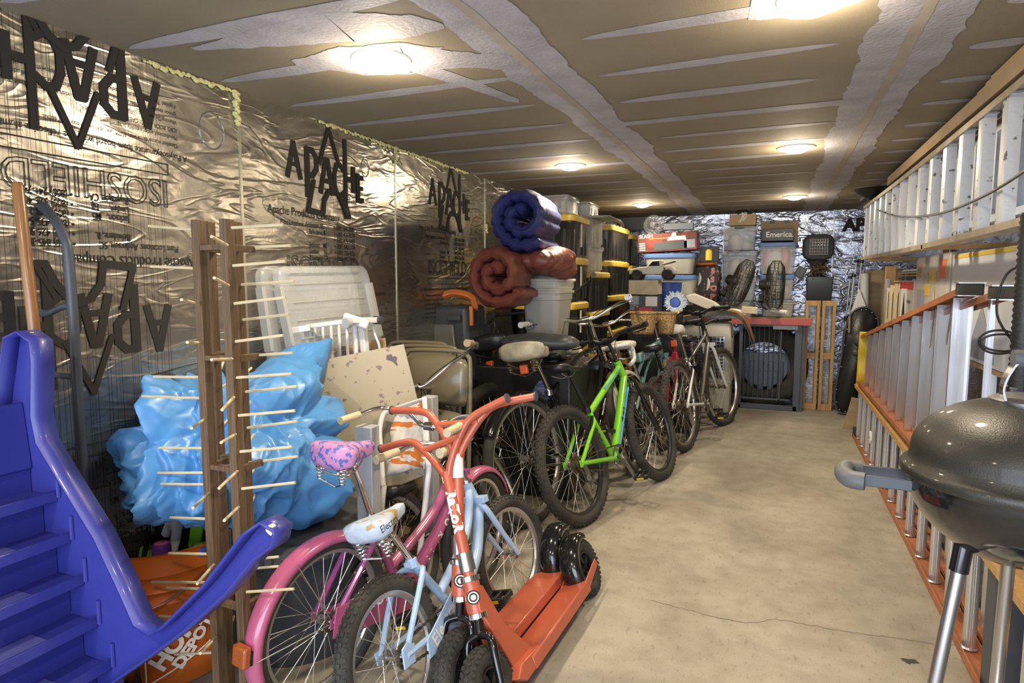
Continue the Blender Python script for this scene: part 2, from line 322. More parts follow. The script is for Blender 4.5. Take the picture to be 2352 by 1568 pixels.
# foam sealant, wall joints and ring marks on the left wall
g = G()
def foam(y0, y1, z, dy=0):
    n = int(abs(y1 - y0) / .012) + 1
    for i in range(n):
        t = i / n; y = y0 + (y1 - y0) * t; r = random.uniform(.004, .012)
        g.ell((LX + .008, y, z - r * .5 + random.uniform(-.006, .004)), (r * .8, r * 1.3, r), 5, 7)
foam(1.72, 2.16, CEIL - .008); foam(2.7, 4.4, CEIL - .006)
for i in range(22): g.ell((LX + .01, 2.15 + random.uniform(-.012, .012), CEIL - .01 - i * .0065), (.012, random.uniform(.008, .016), .009), 5, 7)
for i in range(10): g.ell((LX + .01, 3.40 + random.uniform(-.01, .01), CEIL - .01 - i * .01), (.008, .01, .008), 5, 7)
for i in range(6): g.ell((LX + .01, 4.72 + random.uniform(-.01, .01), 1.93 - i * .012), (.01, .014, .009), 5, 7)
obj('spray_foam', g, K['foam'], wl)
g = G()
for y in (2.166, 3.402, 4.716, 5.95): g.box((LX + .002, y, 1.15), (.006, .012, 2.3))
obj('panel_joint', g, mat('joint_tape', (.46, .43, .33), .3, .7), wl)
g = G(); g.tube([(LX + .001, 2.02 + .062 * cos(a * pi / 12), 2.10 + .075 * sin(a * pi / 12)) for a in range(24)], .003, 5, True)
g.tube([(LX + .001, 3.09 + .035 * cos(a * pi / 12), 2.12 + .05 * sin(a * pi / 12)) for a in range(24)], .0025, 5, True); obj('pressed_ring', g, K['foil_back'], wl)
g = G()
for x in (-1.78, -.62, .60): g.box((x, BY - .002, 1.15), (.012, .006, 2.3))
obj('panel_joint', g, mat('joint_tape_back', (.5, .5, .55), .3, .8), wb)

# printing on the foil: strokes and text
def stroke(g, pts, w, fn):
    for i in range(len(pts) - 1):
        a, b = V((*pts[i], 0)), V((*pts[i + 1], 0)); d = (b - a).normalized(); n = V((-d.y, d.x, 0)) * w / 2; e = d * w * .3
        g.add([fn(*(p.xy)) for p in (a + n - e, b + n + e, b - n + e, a - n - e)], [(0, 1, 2, 3)])
def text(body, size, m, parent, M_, name='lettering', bold=0, outline=0, sx=1, align='LEFT', ext=0):
    c = bpy.data.curves.new(name, 'FONT'); c.body = body; c.size = size; c.offset = bold; c.align_x = align; c.extrude = ext
    if outline: c.fill_mode = 'NONE'; c.bevel_depth = outline; c.bevel_resolution = 0
    c.resolution_u = 3
    o = bpy.data.objects.new(name, c); COL.objects.link(o)
    dg = bpy.context.evaluated_depsgraph_get(); me = bpy.data.meshes.new_from_object(o.evaluated_get(dg)); bpy.data.objects.remove(o)
    me.transform(M_ @ Matrix.Scale(sx, 4, (1, 0, 0))); me.materials.clear(); me.materials.append(m)
    o = bpy.data.objects.new(name, me); COL.objects.link(o)
    if parent: o.parent = parent
    return o
def wrap_text(body, size, m, parent, p0, dx, n, r, S=None, bold=0, name='lettering'):
    # lettering wrapped round a tube: baseline along dx, facing n
    X = V(dx).normalized(); n = V(n); n = (n - X * n.dot(X)).normalized(); Y = n.cross(X); S = S or Matrix()
    o = text(body, size, m, parent, Matrix(), name, bold)
    for v in o.data.vertices:
        a_ = (v.co.y - size * .34) / r; a_ = max(-1.45, min(1.45, a_)); v.co = S @ (V(p0) + X * v.co.x + (n * cos(a_) + Y * sin(a_)) * (r + .0012))
    return o
LW = Matrix(((0, 0, 1, LX + .0025), (1, 0, 0, 0), (0, 1, 0, 0), (0, 0, 0, 1)))      # (u,v) -> wall_left (y=u, z=v)
BW = Matrix(((1, 0, 0, 0), (0, 0, -1, BY - .003), (0, 1, 0, 0), (0, 0, 0, 1)))
LOGO = [([(0, .0), (.075, .27), (.15, 0)], .05), ([(.04, .1), (.12, .1)], .035), ([(.235, -.13), (.235, .25)], .06), ([(.235, .25), (.30, .25), (.35, .2), (.35, .1), (.30, .04), (.235, .04)], .05),
        ([(.40, -.08), (.47, .2), (.50, .2), (.56, -.08)], .05), ([(.43, .02), (.53, .02)], .04), ([(.72, .15), (.67, .19), (.62, .18), (.59, .1), (.59, .0), (.62, -.07), (.67, -.09), (.72, -.05)], .045),
        ([(.745, -.16), (.745, .42)], .045), ([(.86, -.02), (.86, .19)], .05), ([(.745, .08), (.86, .08)], .05), ([(.93, -.1), (.93, .14)], .05), ([(.93, .12), (1.0, .12)], .045), ([(.93, .02), (.99, .02)], .04), ([(.93, -.09), (1.0, -.09)], .045),
        ([(.39, .16), (.52, .48), (.66, .18)], .035), ([(.31, .0), (.235, -.24)], .04), ([(.225, -.25), (.43, -.27)], .045), ([(.42, -.26), (.44, -.15), (.50, -.07), (.57, -.04), (.64, -.08), (.70, -.16), (.74, -.25)], .045), ([(.74, -.26), (.79, -.26)], .04), ([(.70, -.08), (.79, -.25)], .03)]
def apache(Mw, parent, small=True, blocks=True):
    g = G(); k = .60
    cnt = [0]
    def put(u, v): cnt[0] += 1; return Mw @ V((2.46 + u, 1.985 + v, .00012 * (cnt[0] // 4)))
    for pts, w_ in LOGO: stroke(g, [(p[0] * k, p[1] * k) for p in pts], w_ * k, put)
    obj('foil_print', g, K['ink'], parent, smooth=0)
    T = lambda s, u, v, sz, b=0, o=0, sx=1: text(s, sz, K['ink'], parent, Mw @ TR(u, v, 0), 'foil_print', b, o, sx)
    T('Apache Products Company', 2.32, 1.795, .058, 0, 0, .82)
    if blocks:
        for i, (a, b) in enumerate((('Plant Locations: Anderson, SC', '(800) 845-3080'), ('Belvidere, IL', '(800) 426-9274'), ('', '(800) 435-5493'), ('Jackson,   MS', '(800) 648-2154'), ('Linden,     NJ', '(800) 526-4056'), ('Riverside, CA', '(800) 241-7444'))):
            T(a, 2.40 if i == 0 else 2.60, 1.748 - i * .033, .036, .0004, 0, .72); T('• ' + b, 2.80, 1.748 - i * .033, .036, .0004, 0, .72)
    T('ISOSHIELD', 2.43, 1.50, .145, 0, .0016, .86)
    g = G(); stroke(g, [(2.43, 1.475), (3.06, 1.475), (3.06, 1.435), (2.43, 1.435), (2.43, 1.475)], .004, lambda u, v: Mw @ V((u, v, 0))); obj('foil_print', g, K['ink'], parent, smooth=0)
    if small:
        T('A Polyisocyanurate foam board with one reflective aluminum foil facer and one', 2.34, 1.39, .034, 0, 0, .85)
        for i, s_ in enumerate(('Classified in accordance with ASTM; see label on the board for details', 'Manufactured under a quality program', 'ICBO, BOCA, SBCCI, CABO, HH-I-1972/1, Class 1', 'Warning-Do not leave these Polyisocyanurate foam insulation products exposed. These', 'ignition source of sufficient heat and intensity. These products, like wood and other orga', 'if ignited. These products should only be used in strict accordance with applicable')):
            T(s_, 2.38, 1.35 - i * .03, .022, 0, 0, .8)
F180 = TR(4.23, 3.36, 0) @ RZ(pi)
apache(LW, wl); apache(LW @ TR(1.36, .02, 0), wl)
apache(LW @ F180, wl); apache(LW @ TR(0, .84, 0) @ F180, wl, False, False)
apache(LW @ TR(0, -1.02, 0) @ F180, wl, False)
for s_, v in (('A', 2.10), ): text('AP', .19, K['ink'], wb, BW @ TR(.70, 2.06, 0), 'foil_print', .012)
text('Apache Products Co', .05, K['ink'], wb, BW @ TR(.63, 1.93, 0), 'foil_print'); text('ISOSHIELD', .13, K['bluegrey'], wb, BW @ TR(.69, 1.66, 0), 'foil_print', 0, .002)

# downlights
for i, (x, y) in enumerate(LAMPS[:6]):
    side = 'left' if x < -1 else 'right'; row = ('nearest', 'middle', 'farthest')[i // 2]
    t = thing('ceiling_light', f'round lit recessed ceiling light, {row} of the {side} row', 'light', 'recessed ceiling lights', (x, y, CEIL))
    g = G(); g.lathe([(.072, -.012), (.085, -.014), (.108, -.008), (.112, -.001)], n=40); obj('trim_ring', g, K['trim'], t)
    g = G(); g.lathe([(.0005, -.035), (.03, -.034), (.055, -.028), (.072, -.012)], n=32); obj('lens', g, K['lens'], t)

# ================================================================ bicycles
def wheel(parent, c, R, tw, S, tyre='rubber', rim='rim', knob=False, nsp=28, name='tyre', wall=None, spoke='spoke', lowdet=False):
    """tyre with rim, spokes and hub as sub-parts; axle along local y"""
    c = V(c); g = G(S)
    n = 48; prof = [(R - tw + tw * cos(a), tw * sin(a)) for a in [radians(x) for x in range(-150, 151, 25)]]
    g.lathe(prof, c, 'y', 56)
    if knob:
        N = 56 if not lowdet else 40
        for k in range(N):
            for j, yy in enumerate((-.72, -.25, .25, .72)):
                a = 2 * pi * (k + (.5 if j % 2 else 0)) / N; ph = asin(yy); rr = R - tw + tw * cos(ph); e = tw * .17
                M0 = TR(*c) @ RY(-a) @ TR(rr, tw * yy, 0) @ RZ(ph)
                vs = [M0 @ V((x, y, z)) for x in (-.003, e) for y in (-e * 1.1, e * 1.1) for z in (-e * 1.3, e * 1.3)]
                g.add(vs, [(0, 1, 3, 2), (4, 6, 7, 5), (0, 4, 5, 1), (2, 3, 7, 6), (0, 2, 6, 4), (1, 5, 7, 3)])
    else:
        for sgn in (-1, 1): g.lathe([(R - .0015 + .001, sgn * tw * .18), (R + .001, sgn * tw * .2), (R - .002, sgn * tw * .26)], c, 'y', 56)
    ty = obj(name, g, K[tyre], parent, 50)
    Ri = R - 2 * tw + tw * .25 - .006
    g = G(S); h = .013
    g.lathe([(Ri, -h), (Ri + .008, -h * 1.15), (Ri + .014, -h), (Ri + .012, 0), (Ri + .014, h), (Ri + .008, h * 1.15), (Ri, h), (Ri - .012, h * .75), (Ri - .016, 0), (Ri - .012, -h * .75), (Ri, -h)], c, 'y', 56)
    obj('rim', g, K[rim], ty)
    if wall:
        g = G(S)
        for sg in (-1, 1): g.lathe([(Ri + .014, sg * h * 1.2), (Ri + .5 * tw, sg * tw * .86), (Ri + .8 * tw, sg * tw * 1.02)], c, 'y', 56)
        obj('side_wall', g, K[wall], ty)
    g = G(S)
    for k in range(nsp):
        a = 2 * pi * k / nsp; sg = -1 if k % 2 else 1; off = .32 * (1 if (k // 2) % 2 else -1)
        p0 = c + V((.020 * cos(a + off * 4), sg * .026, .020 * sin(a + off * 4))); p1 = c + V(((Ri - .006) * cos(a), 0, (Ri - .006) * sin(a)))
        g.tube([p0, p1], .0011, 4)
    obj('spokes', g, K[spoke], ty, 0)
    g = G(S); g.lathe([(.004, -.05), (.008, -.048), (.008, -.034), (.022, -.030), (.022, -.024), (.013, -.02), (.013, .02), (.022, .024), (.022, .030), (.008, .034), (.008, .048), (.004, .05)], c, 'y', 16)
    obj('hub', g, K['rust' if lowdet else 'steel'], ty)
    return ty
def saddle(parent, p, S=None, L=.26, W=.115, m='seatk', springs=True, tilt=0, name='saddle', mspring='steel', H=.05, noseup=0):
    T = (S or Matrix()) @ TR(*p) @ RY(tilt); g = G(T); rows = []
    for i in range(15):
        t = i / 14; x = -L * .45 + L * t
        w = W * (.55 + .45 * sin(min(1, t / .22) * pi / 2)) * (1 if t < .22 else (1 - .82 * (1 - (1 - ((t - .22) / .78)) ** 1.9)))
        w = max(w, .018) * (1 if t < .97 else .6); z = .012 * cos(t * pi * 1.1) + noseup * max(0, t - .6); h = H * (1 - .45 * t) * (1 if 0 < t < 1 else .55); row = []
        for k in range(16):
            a = 2 * pi * k / 16; ca, sa = cos(a), sin(a)
            row.append((x, w * (abs(ca) ** .7) * (1 if ca > 0 else -1), z + (h * .5 * (abs(sa) ** .7) if sa > 0 else -h * .75 * (abs(sa) ** .5))))
        rows.append(row)
    g.grid(rows, False, True, True); s_ = obj(name, g, K[m], parent, 60)
    g = G(T)
    for sg in (-1, 1):
        g.tube(cat([(-L * .36, sg * W * .5, -H * .7), (-L * .1, sg * .022, -H - .012), (L * .12, sg * .018, -H - .008), (L * .36, sg * .008, -H * .45)], 5), .0035, 6)
        if springs:
            q = [(-L * .28 + .021 * (1 - .45 * t) * cos(t * 10 * pi), sg * W * .52 + .021 * (1 - .45 * t) * sin(t * 10 * pi), -H * .55 - .062 * t) for t in [i / 60 for i in range(61)]]
            g.tube(q, .0028, 5); g.lathe([(.001, 0), (.018, 0), (.022, .008), (.012, .016)], (-L * .28, sg * W * .52, -H * .62), 'z', 14)
    if springs: g.tube([(-L * .28, -W * .52, -H * .55 - .062), (-L * .2, 0, -H - .05), (-L * .28, W * .52, -H * .55 - .062)], .004, 6)
    obj('saddle_rails', g, K[mspring], s_)
    return s_
def pedal(parent, p, T, ang=0, m='black'):
    M0 = T @ TR(*p) @ RY(ang); g = G(M0)
    for x in (-.036, .036): g.box((x, 0, 0), (.012, .085, .022))
    for y in (-.042, 0, .042): g.box((0, y, 0), (.07, .012, .02))
    q = obj('pedal', g, K[m], parent, 30, .002)
    g = G(M0)
    for x in (-.0435, .0435): g.box((x, 0, 0), (.003, .045, .011))
    obj('pedal_reflector', g, K['yel'], q); return q
def drivetrain(parent, bb, rh, Rc=.075, m='steel', mc='rust', cog=.035, ang=-.9, side=-1, crankL=.16, guard=None):
    y = side * .045; g = G(); g.lathe([(Rc - .012, y - .0015), (Rc, y - .0015), (Rc, y + .0015), (Rc - .012, y + .0015), (Rc - .012, y - .0015)], bb, 'y', 40)
    for k in range(36):
        a = 2 * pi * k / 36; g.box((bb[0] + (Rc + .002) * cos(a), y, bb[2] + (Rc + .002) * sin(a)), (.005, .002, .005), (0, -a, 0))
    for k in range(4):
        a = k * pi / 2 + .4; g.bar((bb[0], y, bb[2]), (bb[0] + (Rc - .005) * cos(a), y, bb[2] + (Rc - .005) * sin(a)), .004, .016, (0, 1, 0))
    obj('chainring', g, K[m], parent)
    g = G(); r2 = cog
    d = V((bb[0] - rh[0], 0, bb[2] - rh[2])); L_ = d.length; th = atan2(d.z, d.x); pts = []
    for k in range(13): a = th + pi / 2 + pi * k / 12; pts.append((rh[0] + r2 * cos(a), y, rh[2] + r2 * sin(a)))
    for k in range(17): a = th - pi / 2 + pi * k / 16; pts.append((bb[0] + Rc * cos(a), y, bb[2] + Rc * sin(a)))
    full = []
    for i in range(len(pts)):
        a, b = V(pts[i]), V(pts[(i + 1) % len(pts)]); n = max(1, int((b - a).length / .012))
        full += [a.lerp(b, k / n) for k in range(n)]
    for i in range(0, len(full)): a, b = full[i], full[(i + 1) % len(full)]; g.bar(a, a.lerp(b, .8), .008 if i % 2 else .005, .009, (0, 1, 0))
    g.lathe([(r2 - .01, y - .004), (r2, y - .003), (r2, y + .003), (r2 - .01, y + .004)], rh, 'y', 24)
    obj('chain', g, K[mc], parent)
    for s_, a in ((-1, ang), (1, ang + pi)):
        g = G(); yy = s_ * .062; e = V((bb[0] + crankL * cos(a), yy + s_ * .01, bb[2] + crankL * sin(a)))
        g.bar((bb[0], yy, bb[2]), e, .012, .022, (0, 1, 0)); g.lathe([(.001, -.008), (.014, -.008), (.014, .008), (.001, .008)], (bb[0], yy, bb[2]), 'y', 14)
        c = obj('crank', g, K[m], parent, 40, .002); pedal(c, (e.x, e.y + s_ * .055, e.z), Matrix(), ang * .3)
def fender(parent, c, R, w, a0, a1, m, S=None, depth=.03, name='fender', drop=0):
    g = G(S); rows = []
    for i in range(33):
        a = radians(a0 + (a1 - a0) * i / 32); row = []
        for k in range(13):
            b = pi * (k / 12) - pi / 2; rr = R - depth + depth * cos(b) ** .7 if k not in (0, 12) else R - depth
            row.append((c[0] + rr * cos(a), c[1] + w * sin(b), c[2] + rr * sin(a)))
        rows.append(row)
    g.grid(rows); o = obj(name, g, K[m], parent, 60)
    s_ = o.modifiers.new('solid', 'SOLIDIFY'); s_.thickness = .002; return o
def grip(parent, a, b, S, m, r=.0165, name='grip'):
    a, b = V(a), V(b); g = G(S); n = 15; pts = []; rr = []
    for i in range(n): t = i / (n - 1); pts.append(a.lerp(b, t)); rr.append(r * (1.0 + .07 * (i % 2)) * (.6 if i in (0,) else 1.12 if i == n - 1 else 1))
    g.tube(pts, rr, 12); return obj(name, g, K[m], parent, 60)
def bike(name, label, rx, ry, th, ln, steer, sc, R, WB, sad, st, bb, kind, mf, **o):
    T0 = TR(rx, ry, 0) @ RZ(radians(th)) @ RX(radians(ln))
    t = thing(name, label, o.get('cat', 'bicycle'), o.get('group'), M_=T0, s=sc)
    ax = V((-cos(radians(70)), 0, sin(radians(70)))); a0 = V((WB - .045, 0, R))
    S = TR(*a0) @ Matrix.Rotation(radians(steer), 4, ax) @ TR(*(-a0))
    tw = o.get('tw', .024); Z = lambda z: a0 + ax * ((z - R) / ax.z)
    hz = o.get('hz', st[1] - .16); hb = Z(min(hz - .12, 9)); ht = Z(hz); sp = V((sad[0] + .03, 0, sad[1] - .07)); BB = V((bb[0], 0, bb[1])); rh = V((0, 0, R)); fh = V((WB, 0, R))
    F = K[mf]; st_top = BB.lerp(sp, o.get('seat_frac', .68)); mf2 = o.get('mf2', mf)
    fw = o.get('frame_r', .015); g = G()
    g.tube([BB, st_top], fw, 10); g.tube([hb - ax * .015, ht + ax * .01], fw * 1.25, 12); g.lathe([(.019, -.034), (.021, -.03), (.021, .03), (.019, .034)], BB, 'y', 16)
    stj = BB.lerp(st_top, .93)
    if kind == 'mtb':
        g.tube([ht - ax * .03, stj], fw * 1.05, 10); g.tube([hb + ax * .02, BB.lerp(hb, .02)], fw * 1.35, 10)
    elif kind == 'cruiser':
        mid = ht.lerp(BB, .45) + V((0, 0, .06))
        g.tube(cat([ht - ax * .02, ht.lerp(stj, .4) + V((0, 0, .045)), ht.lerp(stj, .8) + V((0, 0, .03)), stj], 6), fw, 10)
        g.tube(cat([hb + ax * .02, hb.lerp(BB, .35) + V((.02, 0, -.03)), hb.lerp(BB, .8) + V((0, 0, -.02)), BB], 6), fw * 1.1, 10)
        g.tube(cat([hb + ax * .06, ht.lerp(stj, .5) + V((0, 0, -.05)), BB.lerp(st_top, .6)], 6), fw * .7, 8)
    else:
        g.tube(cat([hb + ax * .015, hb.lerp(BB, .4) + V((.02, 0, -.05)), BB + V((.03, 0, 0))], 7), fw * 1.45, 12)
        g.tube(cat([ht - ax * .02, ht.lerp(BB, .35) + V((.0, 0, -.04)), BB.lerp(st_top, .35)], 7), fw * 1.1, 12)
    fr = obj('frame', g, F, t)
    g = G(); sy = .03 + tw
    for s_ in (-1, 1):
        if kind == 'cruiser' or kind == 'step':
            g.tube(cat([BB.lerp(st_top, .85) + V((0, s_ * .012, 0)), BB.lerp(st_top, .85).lerp(rh, .25) + V((0, s_ * sy, .045)), rh + V((0, s_ * .052, 0))], 6), fw * .62, 8)
        else: g.tube([stj + V((0, s_ * .012, 0)), stj.lerp(rh, .2) + V((0, s_ * sy, .0)), rh + V((0, s_ * .056, 0))], fw * .6, 8)
        g.tube([BB + V((0, s_ * .015, 0)), BB.lerp(rh, .2) + V((0, s_ * sy * .95, 0)), rh + V((0, s_ * .056, 0))], fw * .68, 8)
        g.box(rh + V((.008, s_ * .056, 0)), (.05, .006, .04))
    obj('rear_stays', g, K[mf2], t)
    # fork
    cr = Z(2 * R + .03 + tw * .2); g = G(S); g.tube([hb - ax * .0, cr], .016, 10)
    fkm = K[o.get('mfork', mf)]; susp = o.get('susp')
    for s_ in (-1, 1):
        if susp: g.tube([cr + V((.0, s_ * (tw + .022), .03)), cr.lerp(fh, .45) + V((0, s_ * (tw + .022), 0))], .012, 10); g.tube([cr.lerp(fh, .4) + V((0, s_ * (tw + .022), 0)), fh + V((0, s_ * (tw + .022), 0))], .019, 12)
        else: g.tube(cat([cr, cr + V((.0, s_ * (tw + .017), -.03)), cr.lerp(fh, .55) + V((-.012, s_ * (tw + .019), 0)), fh + V((0, s_ * .045, 0))], 6), [.013] * 12 + [.011] * 4 + [.010] * 3, 10)
    g.box(cr + V((0, 0, .01)), (.035, 2 * tw + .06, .028)); obj('fork', g, fkm, t, 40, .002)
    wk = dict(tyre=o.get('tyre', 'rubber'), rim=o.get('rim', 'rim'), knob=o.get('knob', False), wall=o.get('wall'), nsp=o.get('nsp', 28), lowdet=o.get('low', False))
    wheel(t, rh, R, tw, Matrix(), name='rear_tyre', **wk); wk['tyre'] = o.get('ftyre', wk['tyre'])
    if o.get('frontwheel', True): wheel(t, fh, R, tw, S, name='front_tyre', **wk)
    # seat
    g = G(); g.tube([BB.lerp(st_top, .9), sp + V((0, 0, .035))], .0125, 10); p_ = obj('seat_post', g, K[o.get('mpost', 'chrome')], t)
    g = G(); g.lathe([(.016, -.02), (.021, -.018), (.021, .012), (.016, .014)], st_top, 'z', 14); g.box(st_top + V((-.022, 0, 0)), (.02, .02, .018)); obj('seat_clamp', g, K[o.get('mclamp', 'steel')], p_)
    saddle(t, (sad[0], 0, sad[1]), None, o.get('sL', .27), o.get('sW', .115), o.get('mseat', 'seatk'), o.get('springs', True), radians(o.get('stilt', 0)), 'saddle', o.get('mspring', 'steel'), o.get('sH', .055))
    # bars
    st3 = V((st[0], 0, st[1])); topz = Z(st[1] - .01); g = G(S); g.tube([ht, topz], .0125, 10); g.tube([topz, st3], .013, 10); g.lathe([(.02, -.022), (.02, .022)], st3, 'y', 12)
    g.lathe([(.013, 0), (.021, .003), (.021, .014), (.013, .016)], ht + ax * .005, 'z', 14); obj('stem', g, K[o.get('mstem', 'chrome')], t)
    bw, back, rise = o.get('bar', (.30, .0, .02)); g = G(S); ends = []
    mb = K[o.get('mbar', 'chrome')]; half = []
    if o.get('drop'):
        for s_ in (-1, 1):
            g.tube(cat([st3, st3 + V((0, s_ * .15, 0)), st3 + V((.03, s_ * .2, 0)), st3 + V((.10, s_ * .205, -.02)), st3 + V((.09, s_ * .21, -.11)), st3 + V((.0, s_ * .215, -.14))], 6), .0155, 10)
    elif back > .08:
        for s_ in (-1, 1):
            g.tube(cat([st3, st3 + V((.02, s_ * .06, .0)), st3 + V((.035, s_ * bw * .55, rise * .7)), st3 + V((-.02, s_ * bw * .95, rise)), st3 + V((-back, s_ * bw, rise * .92)), st3 + V((-back - .10, s_ * bw * 1.02, rise * .85))], 7), .011, 10)
            ends.append((st3 + V((-back - .0, s_ * bw, rise * .92)), st3 + V((-back - .125, s_ * bw * 1.03, rise * .83))))
    else:
        for s_ in (-1, 1):
            g.tube(cat([st3, st3 + V((0, s_ * .05, 0)), st3 + V((-.0, s_ * .12, rise * .9)), st3 + V((-back, s_ * bw, rise))], 6), .0125, 10)
            ends.append((st3 + V((-back * .6, s_ * (bw - .12), rise)), st3 + V((-back, s_ * (bw + .006), rise))))
    hbar = obj('handlebar', g, mb, t)
    for i, (a, b) in enumerate(ends):
        grip(hbar, a, b, S, o.get('mgrip', 'black'))
        if o.get('levers', True):
            s_ = -1 if i == 0 else 1; d = (a - b).normalized(); c0 = a + d * .02; g = G(S)
            g.lathe([(.013, -.012), (.02, -.01), (.02, .01), (.013, .012)], c0, 'y', 12); g.box(c0 + V((.022, 0, -.012)), (.035, .022, .022)); g.tube(cat([c0 + V((.035, 0, -.015)), c0 - d * .04 + V((.055, 0, -.025)), c0 - d * .11 + V((.05, 0, -.02))], 5), .005, 6)
            obj('brake_lever', g, K[o.get('mlever', 'black')], hbar, 40)
    if o.get('levers', True):
        g = G(S); g.tube(cat([ends[0][0] + V((.03, 0, -.01)) if ends else st3, st3 + V((.10, -.05, .03)), st3 + V((.09, 0, -.06)), ht + V((.05, -.01, -.05)), cr + V((.04, 0, .02))], 7), .0025, 5)
        g.tube(cat([ends[1][0] + V((.03, 0, -.01)) if ends else st3, st3 + V((.12, .06, .02)), st3 + V((.06, .03, -.12)), ht + V((-.04, .02, -.06))], 7), .0025, 5); obj('brake_cable', g, K['black'], t)
    drivetrain(t, tuple(BB), tuple(rh), o.get('Rc', .075), o.get('mcrank', 'steel'), ang=o.get('cang', -.9), crankL=o.get('crankL', .15))
    if o.get('fend'): 
        fm = o['fend']; fe = fender(t, tuple(rh), R + .016, tw + .012, o.get('fa0', 60), o.get('fa1', 215), fm, None, .035, 'rear_fender')
        for s_ in (-1, 1):
            g = G()
            for a in o.get('stays', (110, 175)): g.tube([rh + V((0, s_ * .05, 0)), rh + V(((R + .005) * cos(radians(a)), s_ * (tw + .012), (R + .005) * sin(radians(a))))], .0022, 5)
            obj('fender_stay', g, K['spoke'], fe)
        if o.get('ffend', True): fender(t, tuple(fh), R + .014, tw + .010, 20, 130, fm, S, .03, 'front_fender')
    if o.get('refl'):
        g = G(); g.box(o['refl'], (.02, .045, .05)); obj('reflector', g, K[o.get('mrefl', 'reflr')], t, 30, .004)
    if o.get('derail'):
        for rr_, yy in ((.055, -.022), (.048, -.027), (.041, -.031), (.034, -.035), (.027, -.038)):
            g = G(); g.lathe([(.01, yy), (rr_, yy), (rr_, yy + .002), (.01, yy + .002)], rh, 'y', 32)
            if rr_ == .055: q = obj('cassette', g, K['rust'], t)
            else: obj('sprocket', g, K['rust'], q)
        g = G(); g.bar(rh + V((.01, -.062, -.01)), rh + V((.035, -.062, -.075)), .012, .02, (0, 1, 0)); g.bar(rh + V((.035, -.055, -.075)), rh + V((.06, -.055, -.15)), .004, .03, (0, 1, 0))
        for z, x in ((-.085, .035), (-.145, .058)): g.lathe([(.004, -.056), (.02, -.056), (.02, -.050), (.004, -.050)], rh + V((x, 0, z)), 'y', 14)
        obj('derailleur', g, K['steel'], t)
    if o.get('vbrake'):
        g = G()
        for s_ in (-1, 1): g.bar(stj.lerp(rh, .42) + V((-.015, s_ * (tw + .02), -.02)), stj.lerp(rh, .2) + V((-.01, s_ * (tw + .028), .035)), .012, .014)
        g.tube([stj.lerp(rh, .2) + V((-.01, -tw - .04, .035)), stj.lerp(rh, .2) + V((-.01, tw + .04, .035))], .002, 5); obj('rim_brake', g, K['black'], t)
    if o.get('kick'):
        g = G(); g.tube(cat([BB + V((-.05, .04, -.01)), BB + V((-.09, .09, -.13)), BB + V((-.12, .13, -.26))], 5), .007, 8); obj('kickstand', g, K['steel'], t)
    t['_'] = 0; del t['_']
    return t, S, dict(BB=BB, rh=rh, fh=fh, ht=ht, hb=hb, sp=sp, stt=st_top, st3=st3, ax=ax)

# pink bike with its lettering -------------------------------------------------
pk, S, j = bike('childrens_bicycle', "pink child's bicycle with a pink rear fender and large amber reflector, nearest the drying rack", -1.43, 1.70, 80.5, 1.5, 6, .89, .33, 1.05, (.12, .985), (.62, .985), (.44, .25), 'step', 'pink',
    tw=.029, tyre='rubber', rim='rim', wall=None, fend='pink', fa0=55, fa1=197, mseat='seatp', mspring='chrome', sW=.12, sH=.085, bar=(.27, .16, .07), mgrip='gripc', mf2='purple', mfork='purple', levers=False, refl=None, frame_r=.021, tw2=1, seat_frac=.62, stays=(118, 178), mcrank='pink', hz=.80, group=None)
a = radians(174); g = G(TR(0, 0, .33) @ RY(-a) @ TR(.33 + .036, 0, 0)); g.box((0, 0, 0), (.03, .07, .075)); r_ = obj('rear_reflector', g, K['amber'], pk, 30, .008)
g = G(TR(0, 0, .33) @ RY(-a) @ TR(.33 + .014, 0, .01)); g.box((0, 0, 0), (.025, .055, .05)); obj('reflector_bracket', g, K['black'], r_)
g = G(); poly = [(-.02, .28), (.0, .40), (.40, .345), (.50, .31), (.52, .24), (.46, .19), (.1, .25)]
g.prism([(x, z) for x, z in poly], .004, lambda u, v, w_: (u, -.068 - w_, v)); cg = obj('chain_guard', g, K['pink'], pk, 30, .004)
cols = ['whitet', 'whitet', 'yelink', 'whitet', 'whitet', '', 'whitet', 'yelink', 'whitet', 'whitet', 'whitet']; x = .07
for ch, cm in zip('HELLO KITTY', cols):
    if ch != ' ':
        text(ch, .052, K[cm], cg, TR(x, -.0735, .333 - .10 * x) @ RX(pi / 2) @ RZ(-.11), 'lettering', .003)
    x += .014 if ch == 'I' else .036 if ch != ' ' else .022
x = .18; d = (j['BB'] + V((.03, 0, 0)) - j['hb'])
tubec = cat([j['hb'] + j['ax'] * .015, j['hb'].lerp(j['BB'], .4) + V((.02, 0, -.05)), j['BB'] + V((.03, 0, 0))], 40)
for ch, cm in zip('HELLO KITTY', cols):
    if ch != ' ':
        k_ = int(x * (len(tubec) - 2)); wrap_text(ch, .045, K[cm], pk, tubec[k_], tubec[k_ + 1] - tubec[k_], (0, -1, 0), .0305, None, .002)
    x += .06
